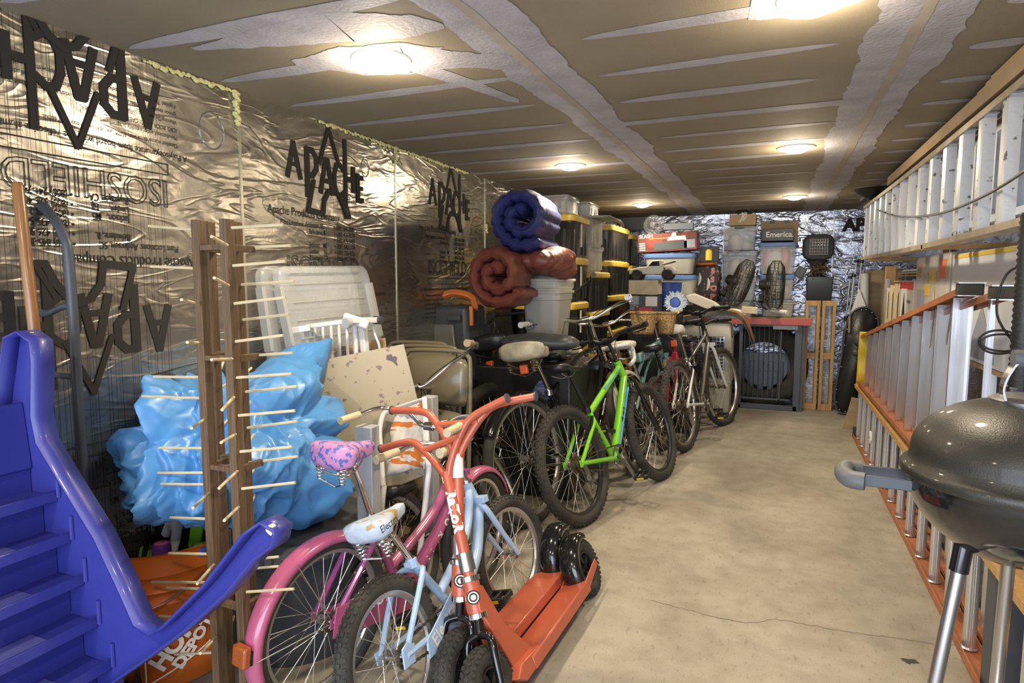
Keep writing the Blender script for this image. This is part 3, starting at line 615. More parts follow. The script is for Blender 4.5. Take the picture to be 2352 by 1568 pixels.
# pale blue small bike -----------------------------------------------------------
bl, S, j = bike('childrens_bicycle', "pale blue child's bicycle with a torn white saddle and knobby tyres, in front", -1.045, 1.665, 87, -17, -10, 1.02, .25, .86, (.10, .665), (.60, .78), (.37, .23), 'step', 'ltblue',
    tw=.027, knob=True, mseat='seatt', mspring='chrome', sW=.10, sH=.06, sL=.25, bar=(.17, .10, .05), mgrip='gripc', frame_r=.0165, stilt=-9, levers=False, mclamp='ltblue', cang=-.15, crankL=.12, Rc=.062, kick=False, hz=.62, nsp=24, stays=())
g = G(); g.prism([(.09, .19), (.10, .25), (.34, .345), (.44, .33), (.46, .24), (.40, .21), (.34, .17), (.30, .20), (.16, .19)], .004, lambda u, v, w_: (u, -.066 - w_, v)); cg = obj('chain_guard', g, K['ltblue'], bl, 30, .004)
text('Electra', .062, K['whitet'], cg, TR(.135, -.0712, .205) @ RX(pi / 2) @ RZ(.37), 'lettering', .0012)
g = G()
for fx, fz in ((.40, .30), (.375, .285)):
    for k in range(5): g.ell((fx + .014 * cos(k * 1.257), -.0712, fz + .014 * sin(k * 1.257)), (.009, .001, .009), 4, 8)
obj('flower_decal', g, K['cream'], cg)
text('Electra', .034, K['ink'], [c for c in bl.children if c.name.startswith('saddle')][0], TR(-.015, -.0985, .650) @ RX(pi / 2) @ RZ(.12), 'lettering')
g = G(); g.prism([(-.03, -.03), (.03, -.035), (.045, .02), (.01, .04), (-.02, .03)], .006, lambda u, v, w_: (u, -.057 - w_, .25 + v)); obj('dropout_plate', g, K['ltblue'], bl, 30, .003)
# orange-red push scooters -------------------------------------------------------
def scooter(label, rx, ry, th, ln, sc, steer=0, word=True):
    t = thing('kick_scooter', label, 'scooter', 'orange kick scooters', M_=TR(rx, ry, 0) @ RZ(radians(th)) @ RX(radians(ln)), s=sc)
    R = .125; WB = .93; hb = V((.845, 0, .330)); ht = V((.818, 0, .430)); ax = (ht - hb).normalized(); fh = V((WB, 0, R))
    S = TR(*hb) @ Matrix.Rotation(radians(steer), 4, ax) @ TR(*(-hb))
    g = G(); P_ = [(.17, .095), (.68, .095)]
    g.box((.43, 0, .105), (.60, .125, .012)); g.box((.43, .0605, .088), (.60, .006, .04)); g.box((.43, -.0605, .088), (.60, .006, .04))
    for s_ in (-1, 1): g.prism([(.16, .07), (.16, .112), (-.02, .145), (-.03, .115)], .006, lambda u, v, w_, s_=s_: (u, s_ * .058 + w_ - .003, v))
    g.prism([(.66, .07), (.80, .07), (.845, .10), (.80, .125), (.66, .115)], .12, lambda u, v, w_: (u, -.06 + w_, v))
    dk = obj('deck', g, K['scoot'], t, 30, .003)
    g = G(); g.prism([(.66, .115), (.775, .08), (.80, .12), (.862, .345), (.83, .42), (.80, .40), (.76, .25)], .055, lambda u, v, w_: (u, -.0275 + w_, v)); g.tube([hb, ht], .029, 16); obj('neck', g, K['scoot'], t, 30, .004)
    g = G()
    for p in (hb - ax * .008, ht + ax * .004): g = G(); g.tube([p - ax * .006, p + ax * .010], .033, 18); obj('headset_ring', g, K['chrome'], t)
    g = G(); e = V((hb.x - .03, -.0306, hb.z + .06)); bn = V((.85, .52, .23)).normalized(); M0 = TR(*(hb.lerp(ht, .5) + bn * .0300)) @ bn.to_track_quat('Z', 'Y').to_matrix().to_4x4()
    g = G(M0); g.lathe([(.0005, .0005), (.022, .0005)], n=24); lb = obj('badge', g, K['ink'], t); g = G(M0); g.lathe([(.014, .001), (.018, .001)], n=24); g.lathe([(.0005, .001), (.009, .001)], n=24); obj('badge_ring', g, K['whitet'], lb)
    g = G(S); cr = hb + V((.03, 0, -.055)); g.tube([hb, cr], .016, 12)
    for s_ in (-1, 1): g.tube(cat([cr, cr + V((.012, s_ * .045, -.015)), fh.lerp(cr, .5) + V((.01, s_ * .052, 0)), fh + V((0, s_ * .05, 0))], 6), .013, 10)
    obj('fork', g, K['blackg'], t)
    wk = dict(tyre='rubberdust', rim='black', knob=True, nsp=0)
    for c, S_, nm in ((V((0, 0, R)), Matrix(), 'rear_tyre'), (fh, S, 'front_tyre')):
        g = G(S_); tw = .032; g.lathe([(R - tw + tw * cos(a), tw * sin(a)) for a in [radians(x) for x in range(-150, 151, 25)]], c, 'y', 40)
        for k in range(34):
            for jn, yy in enumerate((-.75, -.25, .25, .75)):
                a = 2 * pi * (k + (.5 if jn % 2 else 0)) / 34; ph = asin(yy); e_ = tw * .17; M1 = TR(*c) @ RY(-a) @ TR(R - tw + tw * cos(ph), tw * yy, 0) @ RZ(ph) @ RX(pi / 4 if abs(yy) < .5 else 0)
                g.add([M1 @ V((x, y, z)) for x in (-.003, e_ * .8) for y in (-e_, e_) for z in (-e_, e_)], [(0, 1, 3, 2), (4, 6, 7, 5), (0, 4, 5, 1), (2, 3, 7, 6), (0, 2, 6, 4), (1, 5, 7, 3)])
        ty = obj(nm, g, K['rubberdust'], t, 50)
        g = G(S_)
        for s_ in (-1, 1): g.lathe([(.066, s_ * .018), (.064, s_ * .022), (.058, s_ * .020)], c, 'y', 30)
        g.lathe([(.018, -.03), (.018, .03)], c, 'y', 16); g.lathe([(.058, -.02), (.055, 0), (.058, .02)], c, 'y', 30)
        for k in range(5):
            a = k * 2 * pi / 5; g.bar(c, c + V((.06 * cos(a), 0, .06 * sin(a))), .018, .03, (0, 1, 0))
        obj('wheel_rim', g, K['black'], ty); g = G(S_); g.lathe([(.0005, -.06), (.007, -.06), (.007, .06), (.0005, .06)], c, 'y', 10); obj('axle_bolt', g, K['chrome'], ty)
    fender(t, (0, 0, R), R + .026, .046, -12, 112, 'blackg', None, .034, 'rear_fender')
    st = hb + ax * .47; g = G(S); g.tube([ht, st], .019, 14)
    for s_ in (-1, 1):
        g.tube(cat([st - ax * .03, st + ax * .03 + V((0, s_ * .03, 0)), st + ax * .11 + V((-.01, s_ * .09, 0)), st + ax * .15 + V((-.02, s_ * .15, 0)), st + ax * .165 + V((-.03, s_ * .29, 0))], 7), .0135, 12)
    g.tube([st + ax * .10 + V((-.005, -.085, 0)), st + ax * .10 + V((-.005, .085, 0))], .0115, 12); hbm = obj('handlebar', g, K['scoot'], t)
    for s_ in (-1, 1): g = G(S); e0 = st + ax * .165 + V((-.03, s_ * .29, 0)); g.tube([e0 + V((0, -s_ * .002, 0)), e0 + V((0, s_ * .004, 0))], .0165, 14); obj('bar_end_cap', g, K['tool'], hbm)
    g = G(S); g.tube([ht + ax * .03, ht + ax * .09], .027, 18); obj('clamp_collar', g, K['steel'], t)
    if word:
        wrap_text('RaZoR', .050, K['whitet'], t, ht + ax * .30, -ax, (.88, .47, 0), .0192, S, .003); wrap_text('I', .07, K['whitet'], t, ht + ax * .35, -ax, (.8, .6, 0), .0192, S, .008, 'sticker_scrap')
    else: g = G(S); g.tube([ht + ax * .28, ht + ax * .36], .0195, 14); obj('sticker_band', g, K['whitet'], t)
    text('RaZoR', .028, K['whitet'], dk, TR(.44, -.0642, .078) @ RX(pi / 2), 'lettering')
    return t
scooter('orange-red kick scooter with white lettering down its steering column, the front one of two', -.742, 2.79, -92, 24, 1.07, 0)
scooter('orange-red kick scooter with a white band on its steering column, behind its twin', -.905, 2.84, -92.2, 10, 1.08, 3, False)
# the row of bicycles along the left wall ------------------------------------------
gb, S, j = bike('mountain_bicycle', 'lime green mountain bicycle with black tyres leaning out into the aisle', -1.004, 3.62, 75.2, -17.2, 2, 1.114, .33, 1.0, (.15, .86), (.70, .98), (.43, .27), 'mtb', 'green',
    tw=.030, knob=True, rim='rimdark', mseat='seatk', springs=False, sW=.075, sH=.04, mpost='black', mstem='black', mbar='black', mfork='blackg', susp=True, derail=True, vbrake=True, bar=(.31, .03, .03), frame_r=.019, cang=-1.1, mclamp='black', hz=.83, seat_frac=.62, kick=False)
wrap_text('TREK', .075, K['ink'], gb, j['BB'].lerp(j['hb'], .35), j['hb'] - j['BB'], (0, -1, 0), .0262, None, .003)
g = G(); d0 = j['hb'].lerp(j['BB'], .12); d1 = j['hb'].lerp(j['BB'], .85); g.bar(d0 + V((.012, -.0225, 0)), d1 + V((.012, -.0225, 0)), .004, .022, (0, 1, 0)); d0 = j['ht'].lerp(j['stt'], .05); d1 = j['ht'].lerp(j['stt'], .55)
g.bar(d0 + V((0, -.0185, -.03)), d1 + V((0, -.0185, -.01)), .003, .018, (0, 1, 0)); obj('frame_decal', g, K['skyblue'], gb)
bike('cruiser_bicycle', 'cruiser bicycle with a worn beige saddle, chrome bars and black rear fender', -1.299, 3.49, 75.8, -9.4, 18.5, 1.178, .34, 1.12, (.15, .895), (.74, 1.03), (.5, .28), 'cruiser', 'blackg',
    tw=.026, tyre='rubberdust', mseat='seatb', mspring='rust', sW=.150, sH=.085, sL=.30, bar=(.31, .17, .05), mgrip='gripw', fend='blackg', fa0=50, fa1=150, stays=(95,), ffend=False, refl=(.08, 0, .80), mlever='steel', rim='rim', mclamp='steel', cang=.6)
bike('cruiser_bicycle', 'black cruiser bicycle with a wide black saddle, nearest the folding chairs', -1.633, 3.848, 75, -13.3, 30.3, 1.19, .335, 1.12, (.15, .90), (.74, 1.05), (.5, .28), 'cruiser', 'black',
    tw=.034, tyre='rubber', rim='rimdark', mseat='seatk', mspring='black', sW=.145, sH=.08, sL=.30, bar=(.33, .16, .10), mgrip='black', mbar='black', mstem='black', mpost='black', refl=(.06, 0, .77), levers=False)
bike('road_bicycle', 'dark road bicycle with white taped drop bars, wedged behind the green mountain bicycle', -1.30, 4.15, 74, -12, 5, 1.1, .33, 1.0, (.14, .86), (.66, .86), (.43, .27), 'mtb', 'blackg', tw=.016, drop=True, mbar='gripw', mstem='black', springs=False, sW=.07, sH=.04, mpost='black', levers=False, derail=True, hz=.80)
cb, S, j = bike('cruiser_bicycle', 'teal cruiser bicycle with a cream rear fender and teal tank, mid row', -1.05, 5.22, 80, -9, 6, 1.12, .32, 1.05, (.12, .84), (.70, .98), (.45, .27), 'cruiser', 'teal', tw=.028, fend='cream', fa0=40, fa1=190, mseat='cream', sW=.11, bar=(.28, .15, .06), mgrip='gripc', rim='rim', levers=False, wall='rimcream', mfork='teal')
def tank(t, j, m, word):
    g = G(); a, b = j['ht'], j['stt']; x0, x1 = b.x + .06, a.x - .02; z = (a.z + b.z) / 2
    g.prism([(x0, z - .035), (x1, z - .02), (x1, z + .055), (x0, z + .035)], .06, lambda u, v, w_: (u, -.03 + w_, v)); q = obj('tank', g, K[m], t, 30, .012)
    text(word, .075, K['whitet'], q, TR(x0 + .07, -.0315, z - .018) @ RX(pi / 2) @ RY(0) @ RZ(.03), 'lettering', 0, .0016)
tank(cb, j, 'teal', 'HUFFY')
cb, S, j = bike('cruiser_bicycle', 'cruiser bicycle with a brown tank, behind the green mountain bicycle', -1.33, 4.62, 77, -12, 14, 1.12, .32, 1.05, (.12, .84), (.70, 1.0), (.45, .27), 'cruiser', 'brownp', tw=.028, mseat='cream', sW=.11, bar=(.28, .15, .06), mgrip='black', levers=False)
tank(cb, j, 'brownp', 'HUFFY')
bike('childrens_bicycle', 'small red bicycle with a low black saddle, beside the cream fender', -.85, 5.548, 84, -10.5, 0, 1.152, .28, .95, (.15, .77), (.70, .88), (.4, .27), 'mtb', 'red', tw=.026, knob=True, low=True, mseat='seatk', springs=False, sW=.085, sH=.05, mbar='black', mstem='black', mpost='black', bar=(.27, .03, .04), refl=None, hz=.72)
rb, S, j = bike('mountain_bicycle', 'silver and white bicycle with a white saddle and orange reflector, second from the far end', -.664, 5.569, 78.2, -9.8, -9.8, 1.18, .34, 1.02, (.15, .90), (.70, 1.0), (.44, .28), 'mtb', 'steel', tw=.026, knob=True, low=True, mf2='white', mfork='white', mseat='seatw', springs=False, sW=.08, sH=.06, mbar='black', mstem='black', bar=(.29, .04, .03), refl=(.05, 0, .80), derail=True, vbrake=True, mpost='steel', tyre='rubberdust')
g = G(); g.box((.035, 0, .70), (.02, .04, .07)); obj('tail_lamp', g, mat('dark_red_lens', (.25, .01, .03), .2, coat=.6), rb, 30, .005)
bike('mountain_bicycle', 'dark and silver bicycle at the far end of the row, next to the animal crate', -.66, 6.02, 84, -6, 0, 1.02, .34, 1.02, (.15, .92), (.70, 1.02), (.44, .28), 'mtb', 'blackg', tw=.024, knob=True, low=True, mfork='steel', mseat='seatk', springs=False, sW=.08, mbar='black', mstem='black', bar=(.29, .04, .03), tyre='rubberdust', derail=True)
bike('childrens_bicycle', 'dark bicycle with chrome bars and tan grips, behind the pink bicycle', -1.455, 2.365, 84, -22, 17.3, 1.0, .28, .95, (.10, .52), (.40, .96), (.42, .25), 'cruiser', 'blackg', tw=.026, springs=False, mseat='seatk', bar=(.41, .14, .06), mgrip='gript', mlever='black', hz=.62)

# ================================================================ near left: slide, hand truck, drying rack, bucket, tarp
YS = 1.15
t = thing('toy_slide', 'royal blue plastic climbing steps of a toy slide, nearest the camera on the left', 'slide', None, at(250, 1500, y=YS)); t.location.z = 0; O = t.location.copy()
G0 = TR(*(-O))
def px2(l, y=YS): return [(at(a, b, y=y).x, at(a, b, y=y).z) for a, b in l]
outer = px2([(28, 1160), (18, 1000), (36, 860), (47, 775), (75, 762), (104, 783), (108, 830), (106, 950), (118, 1010), (165, 1088), (250, 1225), (300, 1330), (340, 1420), (375, 1443), (405, 1425), (500, 1330), (590, 1215), (628, 1189), (657, 1208), (650, 1238), (610, 1266), (545, 1345), (450, 1430), (340, 1510), (240, 1580), (150, 1660), (60, 1700), (170, 1420), (100, 1240)])
g = G(G0); g.prism(outer, .02, lambda u, v, w_: (u, YS + w_, v)); obj('side_panel', g, K['slide'], t, 30)
edge = px2([(28, 1160), (18, 1000), (36, 860), (47, 775), (75, 762), (104, 783), (108, 830), (106, 950), (118, 1010), (165, 1088), (250, 1225), (300, 1330), (340, 1420), (375, 1443), (405, 1425), (500, 1330), (590, 1215), (628, 1189), (657, 1208), (650, 1238), (610, 1266), (545, 1345), (450, 1430), (340, 1510), (240, 1580), (150, 1660)])
g = G(G0); ee = [V((x, YS, z)) for x, z in edge]; rows = [[p + V((0, a, 0)) for a in (-.045, .018)] for p in ee]; g.grid(rows); o = obj('rim_flange', g, K['slide'], t, 60); o.modifiers.new('s', 'SOLIDIFY').thickness = .006
tp = at(632, 1212, y=YS - .02); g = G(G0); g.box((tp.x, YS - .03, tp.z), (.022, .02, .02), (0, .6, 0)); obj('white_plug', g, K['cream'], t, 30, .004)
tp = at(78, 770, y=YS); g = G(G0); g.box((tp.x, YS - .01, tp.z + .002), (.022, .016, .02), (0, .2, 0)); obj('white_plug', g, K['cream'], t, 30, .004)
lips = [(128, 1131), (163, 1246), (192, 1333), (221, 1419), (300, 1473)]
L_ = px2(lips); x0, z0 = L_[0]; x1, z1 = L_[3]
for k in range(6):
    x = x0 + (x1 - x0) * k / 3; z = z0 + (z1 - z0) * k / 3; dx = (x1 - x0) / 3; dz = (z1 - z0) / 3
    ya, yb = YS, .35
    g = G(G0); g.box((x - .055, (ya + yb) / 2, z - .012), (.12, ya - yb, .008)); g.box((x + .004, (ya + yb) / 2, z - .008), (.008, ya - yb, .034)); g.box((x - .113, (ya + yb) / 2, z + .045), (.008, ya - yb, .115)); o = obj('step', g, K['slide'], t, 30, .003)
    g = G(G0); g.box((x - .052, .78, z - .0072), (.085, .50, .002)); obj('sheen_patch', g, K['slidel'], o, 30)  # tread's lighter sheen, painted as a paler thin patch
    g = G(G0); g.tube([(x + .02, YS - .004, z - .01), (x + .02, YS - .004, z + .06)], .006, 8); obj('rib', g, K['slide'], t)
g = G(G0); g.box((x0 - .12, .75, z0 + .16), (.02, .8, .2), (0, -.12, 0)); obj('top_panel', g, K['slide'], t, 30, .004)
# support foot behind so that it stands on the floor
g = G(G0); a = at(300, 1560, y=YS); g.prism([(a.x - .45, .0), (a.x - .06, .0), (a.x - .10, a.z), (a.x - .4, a.z + .2)], .02, lambda u, v, w_: (u, YS + .022 + w_, v)); obj('lower_panel', g, K['slide'], t, 30)

YC = 1.33
t = thing('hand_truck', 'black tubular hand truck standing against the foil wall', 'hand truck', None, (-2.1, YC, 0)); G0 = TR(2.1, -YC, 0)
def w3(l, y=YC): return [at(a, b, y=y) for a, b in l]
g = G(G0); pr = at(160, 620, y=YC).x
g.tube(cat([(pr, YC, .05), (pr, YC, .9), (pr, YC, 1.50), (pr - .02, YC, 1.62), (pr - .09, YC, 1.70), (pr - .115, YC, 1.712), (pr - .135, YC, 1.67), (pr - .14, YC, 1.5), (pr - .14, YC, .05)], 7), .0155, 12); obj('frame', g, K['metalgrey'], t)
g = G(G0); z = at(120, 710, y=YC).z
g.tube(cat([(pr, YC, z + .01), (pr - .03, YC - .01, z + .01), (pr - .07, YC - .03, z - .01), (pr - .11, YC - .03, z - .01), (pr - .14, YC, z)], 5), .011, 10); z = at(120, 860, y=YC).z; obj('crossbar', g, K['metalgrey'], t)
for zz_ in (z, .35): g = G(G0); g.tube([(pr, YC, zz_), (pr - .14, YC, zz_)], .011, 10); obj('crossbar', g, K['metalgrey'], t)
g = G(G0); g.box((pr - .06, YC - .08, .02), (.20, .16, .01)); obj('toe_plate', g, K['metalgrey'], t)
for s_ in (0.02, -.13):
    g = G(G0); g.lathe([(.03, -.02), (.06, -.025), (.075, 0), (.06, .025), (.03, .02)], (pr + s_, YC + .08, .085), 'x', 24); obj('wheel', g, K['rubber'], t)
a, b = at(40, 418, y=1.22), at(80, 770, y=1.22); d = (b - a) / (b.z - a.z)
g = G(); g.tube([a, a + (b - a) * .03, b, a + d * (0.02 - a.z)], [.012, .0165, .0165, .0165], 14); tag(obj('wooden_pole', g, K['handle']), 'varnished brown wooden pole standing between the blue slide and the hand truck', 'pole')

# drying rack
YR = 1.42
t = thing('drying_rack', 'tall dark wooden rack bristling with pale dowels beside the orange bucket', 'rack', None, (-1.5, YR, 0)); G0 = TR(1.5, -YR, 0)
def post(px, py, y, n='post', w_=.03):
    p = at(px, py, y=y); g = G(G0); g.box((p.x, y, p.z / 2), (w_, w_, p.z)); obj(n, g, K['woodp'], t, 30, .002); return p.x
xs = [post(455, 505, YR), post(520, 503, YR), post(478, 509, YR + .09), post(540, 509, YR + .09)]
for py in (568, 822, 1072, 1380):
    z = at(500, py, y=YR).z; g = G(G0); g.box(((xs[0] + xs[1]) / 2, YR, z), (xs[1] - xs[0] + .02, .022, .016)); g.box(((xs[2] + xs[3]) / 2, YR + .09, z), (xs[3] - xs[2] + .02, .022, .016)); g.box((xs[1] + .0, YR + .045, z - .002), (.018, .11, .02)); g.box((xs[0] + .0, YR + .045, z - .002), (.018, .11, .02)); obj('crosspiece', g, K['woodp'], t, 30, .001)
g = G(G0)
for x in xs[:2]: g.box((x, YR + .045, .03), (.05, .36, .05))
g.box(((xs[0] + xs[1]) / 2, YR + .16, .03), (.2, .06, .04)); obj('foot', g, K['woodp'], t, 30, .003)
DW = [((532, 523), (651, 516), 0), ((545, 569), (668, 564), 1), ((535, 610), (655, 600), 0), ((550, 654), (676, 646), 1), ((538, 697), (656, 683), 0), ((553, 735), (663, 722), 1), ((541, 784), (650, 770), 0), ((556, 818), (672, 810), 1), ((543, 867), (670, 858), 0), ((560, 900), (682, 887), 1), ((548, 954), (677, 943), 0), ((562, 983), (683, 967), 1), ((552, 1037), (671, 1026), 0), ((566, 1063), (683, 1048), 1), ((556, 1122), (678, 1108), 0), ((580, 1284), (640, 1278), 1), ((575, 1306), (640, 1300), 1), ((550, 1360), (675, 1352), 0),
      ((342, 519), (447, 528), 2), ((347, 612), (450, 616), 2), ((354, 865), (460, 866), 2), ((327, 910), (462, 914), 2), ((366, 1028), (468, 1029), 2), ((346, 1086), (472, 1085), 2), ((357, 1111), (473, 1112), 2), ((392, 1188), (477, 1191), 2), ((388, 1270), (482, 1272), 2), ((350, 1336), (482, 1337), 2), ((383, 1349), (470, 1352), 2), ((366, 1414), (410, 1416), 2), ((402, 1502), (492, 1498), 2)]
for a, b, k in DW:
    y = (YR, YR + .09, YR)[k]; A, B = at(*a, y=y), at(*b, y=y)
    if k < 2: B = at(*b, y=y + .03)
    g = G(G0); g.tube([A, B], .0044, 8); obj('dowel', g, K['dowel'], t)
for a, b in [((486, 543), (522, 563)), ((492, 638), (525, 655)), ((417, 688), (459, 698)), ((430, 786), (464, 787)), ((486, 826), (533, 824)), ((510, 941), (537, 912)), ((508, 1016), (541, 997)), ((503, 1121), (545, 1082)), ((515, 1195), (548, 1164)), ((440, 983), (473, 960)), ((443, 1166), (482, 1130)), ((453, 1340), (491, 1296)), ((460, 1500), (498, 1462))]:
    g = G(G0); A, B = at(*b, y=YR - .012), at(*a, y=YR - .15); g.tube([A, B], .0044, 8); obj('dowel', g, K['dowel'], t)
for a, b in [((495, 880), (522, 806)), ((497, 895), (520, 882)), ((503, 982), (523, 965)), ((512, 1058), (528, 1032)), ((515, 1128), (529, 1110)), ((517, 1217), (526, 1200)), ((560, 860), (577, 845)), ((565, 940), (573, 922)), ((568, 1018), (583, 998)), ((572, 1090), (586, 1077)), ((574, 1165), (586, 1132)), ((520, 1285), (536, 1262)), ((522, 1370), (530, 1340)), ((528, 1450), (537, 1415))]:
    g = G(G0); A, B = at(*a, y=YR + .10), at(*b, y=YR + .24); g.tube([A, B], .0044, 8); obj('dowel', g, K['dowel'], t)

# orange bucket with toys
bx, by, bz = -1.92, 1.66, .40
a = at(267, 1258, y=by); b = at(495, 1290, y=by); r = (b.x - a.x) / 2 * .98; bx = (a.x + b.x) / 2; bz = at(380, 1262, y=by - r * .5).z
t = thing('bucket', 'orange plastic bucket with white printing, full of toys', 'bucket', None, (bx, by, 0))
g = G(); g.lathe([(.0, .004), (r * .86, .004), (r * .87, .02), (r * .93, bz - .20), (r * .97, bz - .19), (r * .94, bz - .175), (r * .95, bz - .15), (r * .99, bz - .14), (r * .96, bz - .125), (r * .97, bz - .09), (r * 1.01, bz - .08), (r * .99, bz - .06), (r, bz - .01), (r * 1.04, bz), (r * .99, bz), (r * .96, bz - .02), (r * .86, .015), (0, .015)], n=56); obj('body', g, K['bucket'], t, 60)
g = G(); hz_ = at(300, 1480, y=by - r).z; g.tube(cat([(-r * .98, -.0, bz - .10), (-r * .8, -r * .8, bz - .17), (0, -r * 1.13, bz - .20), (r * .8, -r * .8, bz - .17), (r * .98, 0, bz - .10)], 6), .003, 6); obj('handle', g, K['steel'], t); g = G(); g.tube([(-.05, -r * 1.13, bz - .199), (.05, -r * 1.13, bz - .199)], .009, 10); obj('hand_grip', g, K['white'], t)
# printing curved on the bucket
def bucket_text(body, size, ang, z, b=0, rot=.6, m='whitet', k=.975):
    o = text(body, size, K[m], t, Matrix(), 'lettering', b)
    for v in o.data.vertices:
        x, y = v.co.x, v.co.y; x, y = x * cos(rot) - y * sin(rot), x * sin(rot) + y * cos(rot); th = ang + x / r; v.co = (r * k * sin(th) * 1.0, -r * k * cos(th), z + y)
bucket_text('HOME', .085, .82, .09, .004, .85); bucket_text('DEPOT', .06, 1.05, .08, .003, .85)
g = G(); fr_ = [(-.03, .0), (.20, .10), (.20, .24), (-.03, .11), (-.03, .0)]
for i in range(4):
    for k in range(8):
        a_, b_ = V(fr_[i]).lerp(V(fr_[i + 1]), k / 8), V(fr_[i]).lerp(V(fr_[i + 1]), (k + 1) / 8); f = lambda p: (r * .985 * sin(.74 + p.x / r), -r * .985 * cos(.74 + p.x / r), .05 + p.y); g.tube([f(a_), f(b_)], .0028, 4)
obj('lettering_frame', g, K['whitet'], t)
def W(px, py, y): return at(px, py, y=y)
p = W(318, 1240, by - .04); g = G(); g.prism([(-.07, -.06), (-.05, .03), (.0, .075), (.03, .05), (.045, -.07)], .06, lambda u, v, w_: (p.x + u, p.y - .03 + w_, p.z + v)); tag(obj('toy_block', g, K['lime'], None, 30, .008), 'lime green foam toy block leaning in the orange bucket', 'toy')
p = W(371, 1262, by - .07); g = G(); g.lathe([(0, -.10), (.028, -.10), (.030, -.09), (.032, .015), (.029, .025), (.024, .026)], p, n=28); q = obj('toy_tube', g, K['violet'], None, 40); tag(q, 'violet toy tube with a pink cap in the orange bucket', 'toy'); g = G(); g.lathe([(0, .028), (.02, .028), (.026, .024)], p, n=28); obj('cap', g, K['pinkp'], q)
p = W(404, 1225, by + .02); g = G(); g.tube(cat([p + V((-.05, 0, -.01)), p + V((-.02, 0, .04)), p + V((.02, -.01, .03)), p + V((.03, -.03, -.02)), p + V((.02, -.04, -.10))], 5), [.02] * 5 + [.024] * 6 + [.018] * 5 + [.015] * 5, 12); tag(obj('toy_dumbbell', g, K['white'], None), 'white curved plastic toy standing in the orange bucket', 'toy')
p = W(462, 1250, by - .03); g = G(); g.lathe([(0, 0), (.03, 0), (.036, -.006), (.036, -.03), (.0, -.03)], p, n=28); q = obj('toy_disc', g, K['bluetub'], None); tag(q, 'blue round toy with a green centre in the orange bucket', 'toy'); g = G(); g.lathe([(0, .003), (.022, .003), (.026, 0)], p, n=24); obj('green_centre', g, K['lime'], q)
p = W(455, 1222, by + .05); g = G(); g.box(p, (.05, .04, .12), (0, .2, .3)); tag(obj('toy_block', g, K['green'], None, 30, .006), 'dark green upright toy block at the back of the bucket', 'toy')
p = W(300, 1225, by + .07); g = G(); g.box(p, (.06, .04, .09), (0, .1, .2)); tag(obj('toy_block', g, K['paley'], None, 30, .008), 'pale yellow foam block at the back of the bucket', 'toy')

# heap of blue tarpaulin
def heap(c, ells, folds=.05, fs=5, sub=6, seed=0, sharp=1.0, stretch=(1, 1, 1)):
    import bmesh
    bm = bmesh.new(); bmesh.ops.create_icosphere(bm, subdivisions=sub, radius=1); c = V(c)
    for v in bm.verts:
        d = v.co.normalized(); best = .02
        for e, r_ in ells:
            # farthest exit of the ray c + d*t through the ellipsoid
            q = [(c[i] - e[i]) / r_[i] for i in range(3)]; w_ = [d[i] / r_[i] for i in range(3)]
            A = sum(x * x for x in w_); B = sum(q[i] * w_[i] for i in range(3)); C_ = sum(x * x for x in q) - 1; D = B * B - A * C_
            if D > 0: best = max(best, (-B + sqrt(D)) / A)
        p = d * best; s = V((p.x * stretch[0], p.y * stretch[1], p.z * stretch[2])) * fs + V((seed, seed * .7, 0)); wv = V((noise.noise(s * .5), noise.noise(s * .5 + V((17.3, 4.1, 9.2))), noise.noise(s * .5 + V((5.7, 31.9, 2.6))))) * 1.1
        rg = lambda q: 1 - min(1, 2.2 * abs(noise.noise(q)))
        q1 = V((s.x, s.y * .55, s.z)) * .7 + wv; q2 = V((s.x * .9, s.y * 1.2, s.z * .6)) * 1.3 + wv * 1.3 + V((9, 3, 1)); q3 = s * 2.6 + wv * 2 + V((2, 8, 5))
        v.co = c + d * best * (1 + folds * (.75 * noise.noise(q1) * 1.6 + .42 * (rg(q2) - .5) + .15 * (rg(q3) - .5)))
    g = G(); g.v = [tuple(v.co) for v in bm.verts]; bm.verts.index_update(); g.f = [tuple(v.index for v in f.verts) for f in bm.faces]; bm.free(); return g
YT = 2.12
def Tp(px, py, y=YT): p = at(px, py, y=y); return (p.x, p.y, p.z)
Vx = lambda a, b: at(a, b, y=1.92)
def Tx(px, py, x): p = at(px, py, x=x); return (p.x, p.y, p.z)
g = heap(Tx(530, 1030, -1.9), [(Tx(340, 1070, -2.02), (.14, .17, .16)), (Tx(450, 980, -1.98), (.16, .22, .19)), (Tx(540, 1070, -1.88), (.26, .36, .22)), (Tx(640, 960, -1.9), (.2, .28, .19)), (Tx(680, 885, -1.96), (.10, .17, .12)), (Tx(400, 1130, -1.95), (.16, .22, .10)), (Tx(690, 1090, -1.75), (.16, .2, .17)), (Tx(470, 880, -2.04), (.08, .12, .07))], .34, 5.5, 7, 3.3)
for i, v in enumerate(g.v): g.v[i] = (max(v[0], LX + .02), v[1], v[2])
tag(obj('tarpaulin', g, K['tarp'], None, 60), 'crumpled sky blue tarpaulin heaped behind the dowel rack', 'tarpaulin')
p = Vx(600, 1090); g = G(); g.lathe([(0, .0), (.05, .0), (.062, .008), (.062, .03), (.055, .032), (.05, .012), (0, .01)], p, n=28); o = tag(obj('plastic_dish', g, K['clear']), 'small clear plastic lid lying on the blue tarpaulin', 'lid')
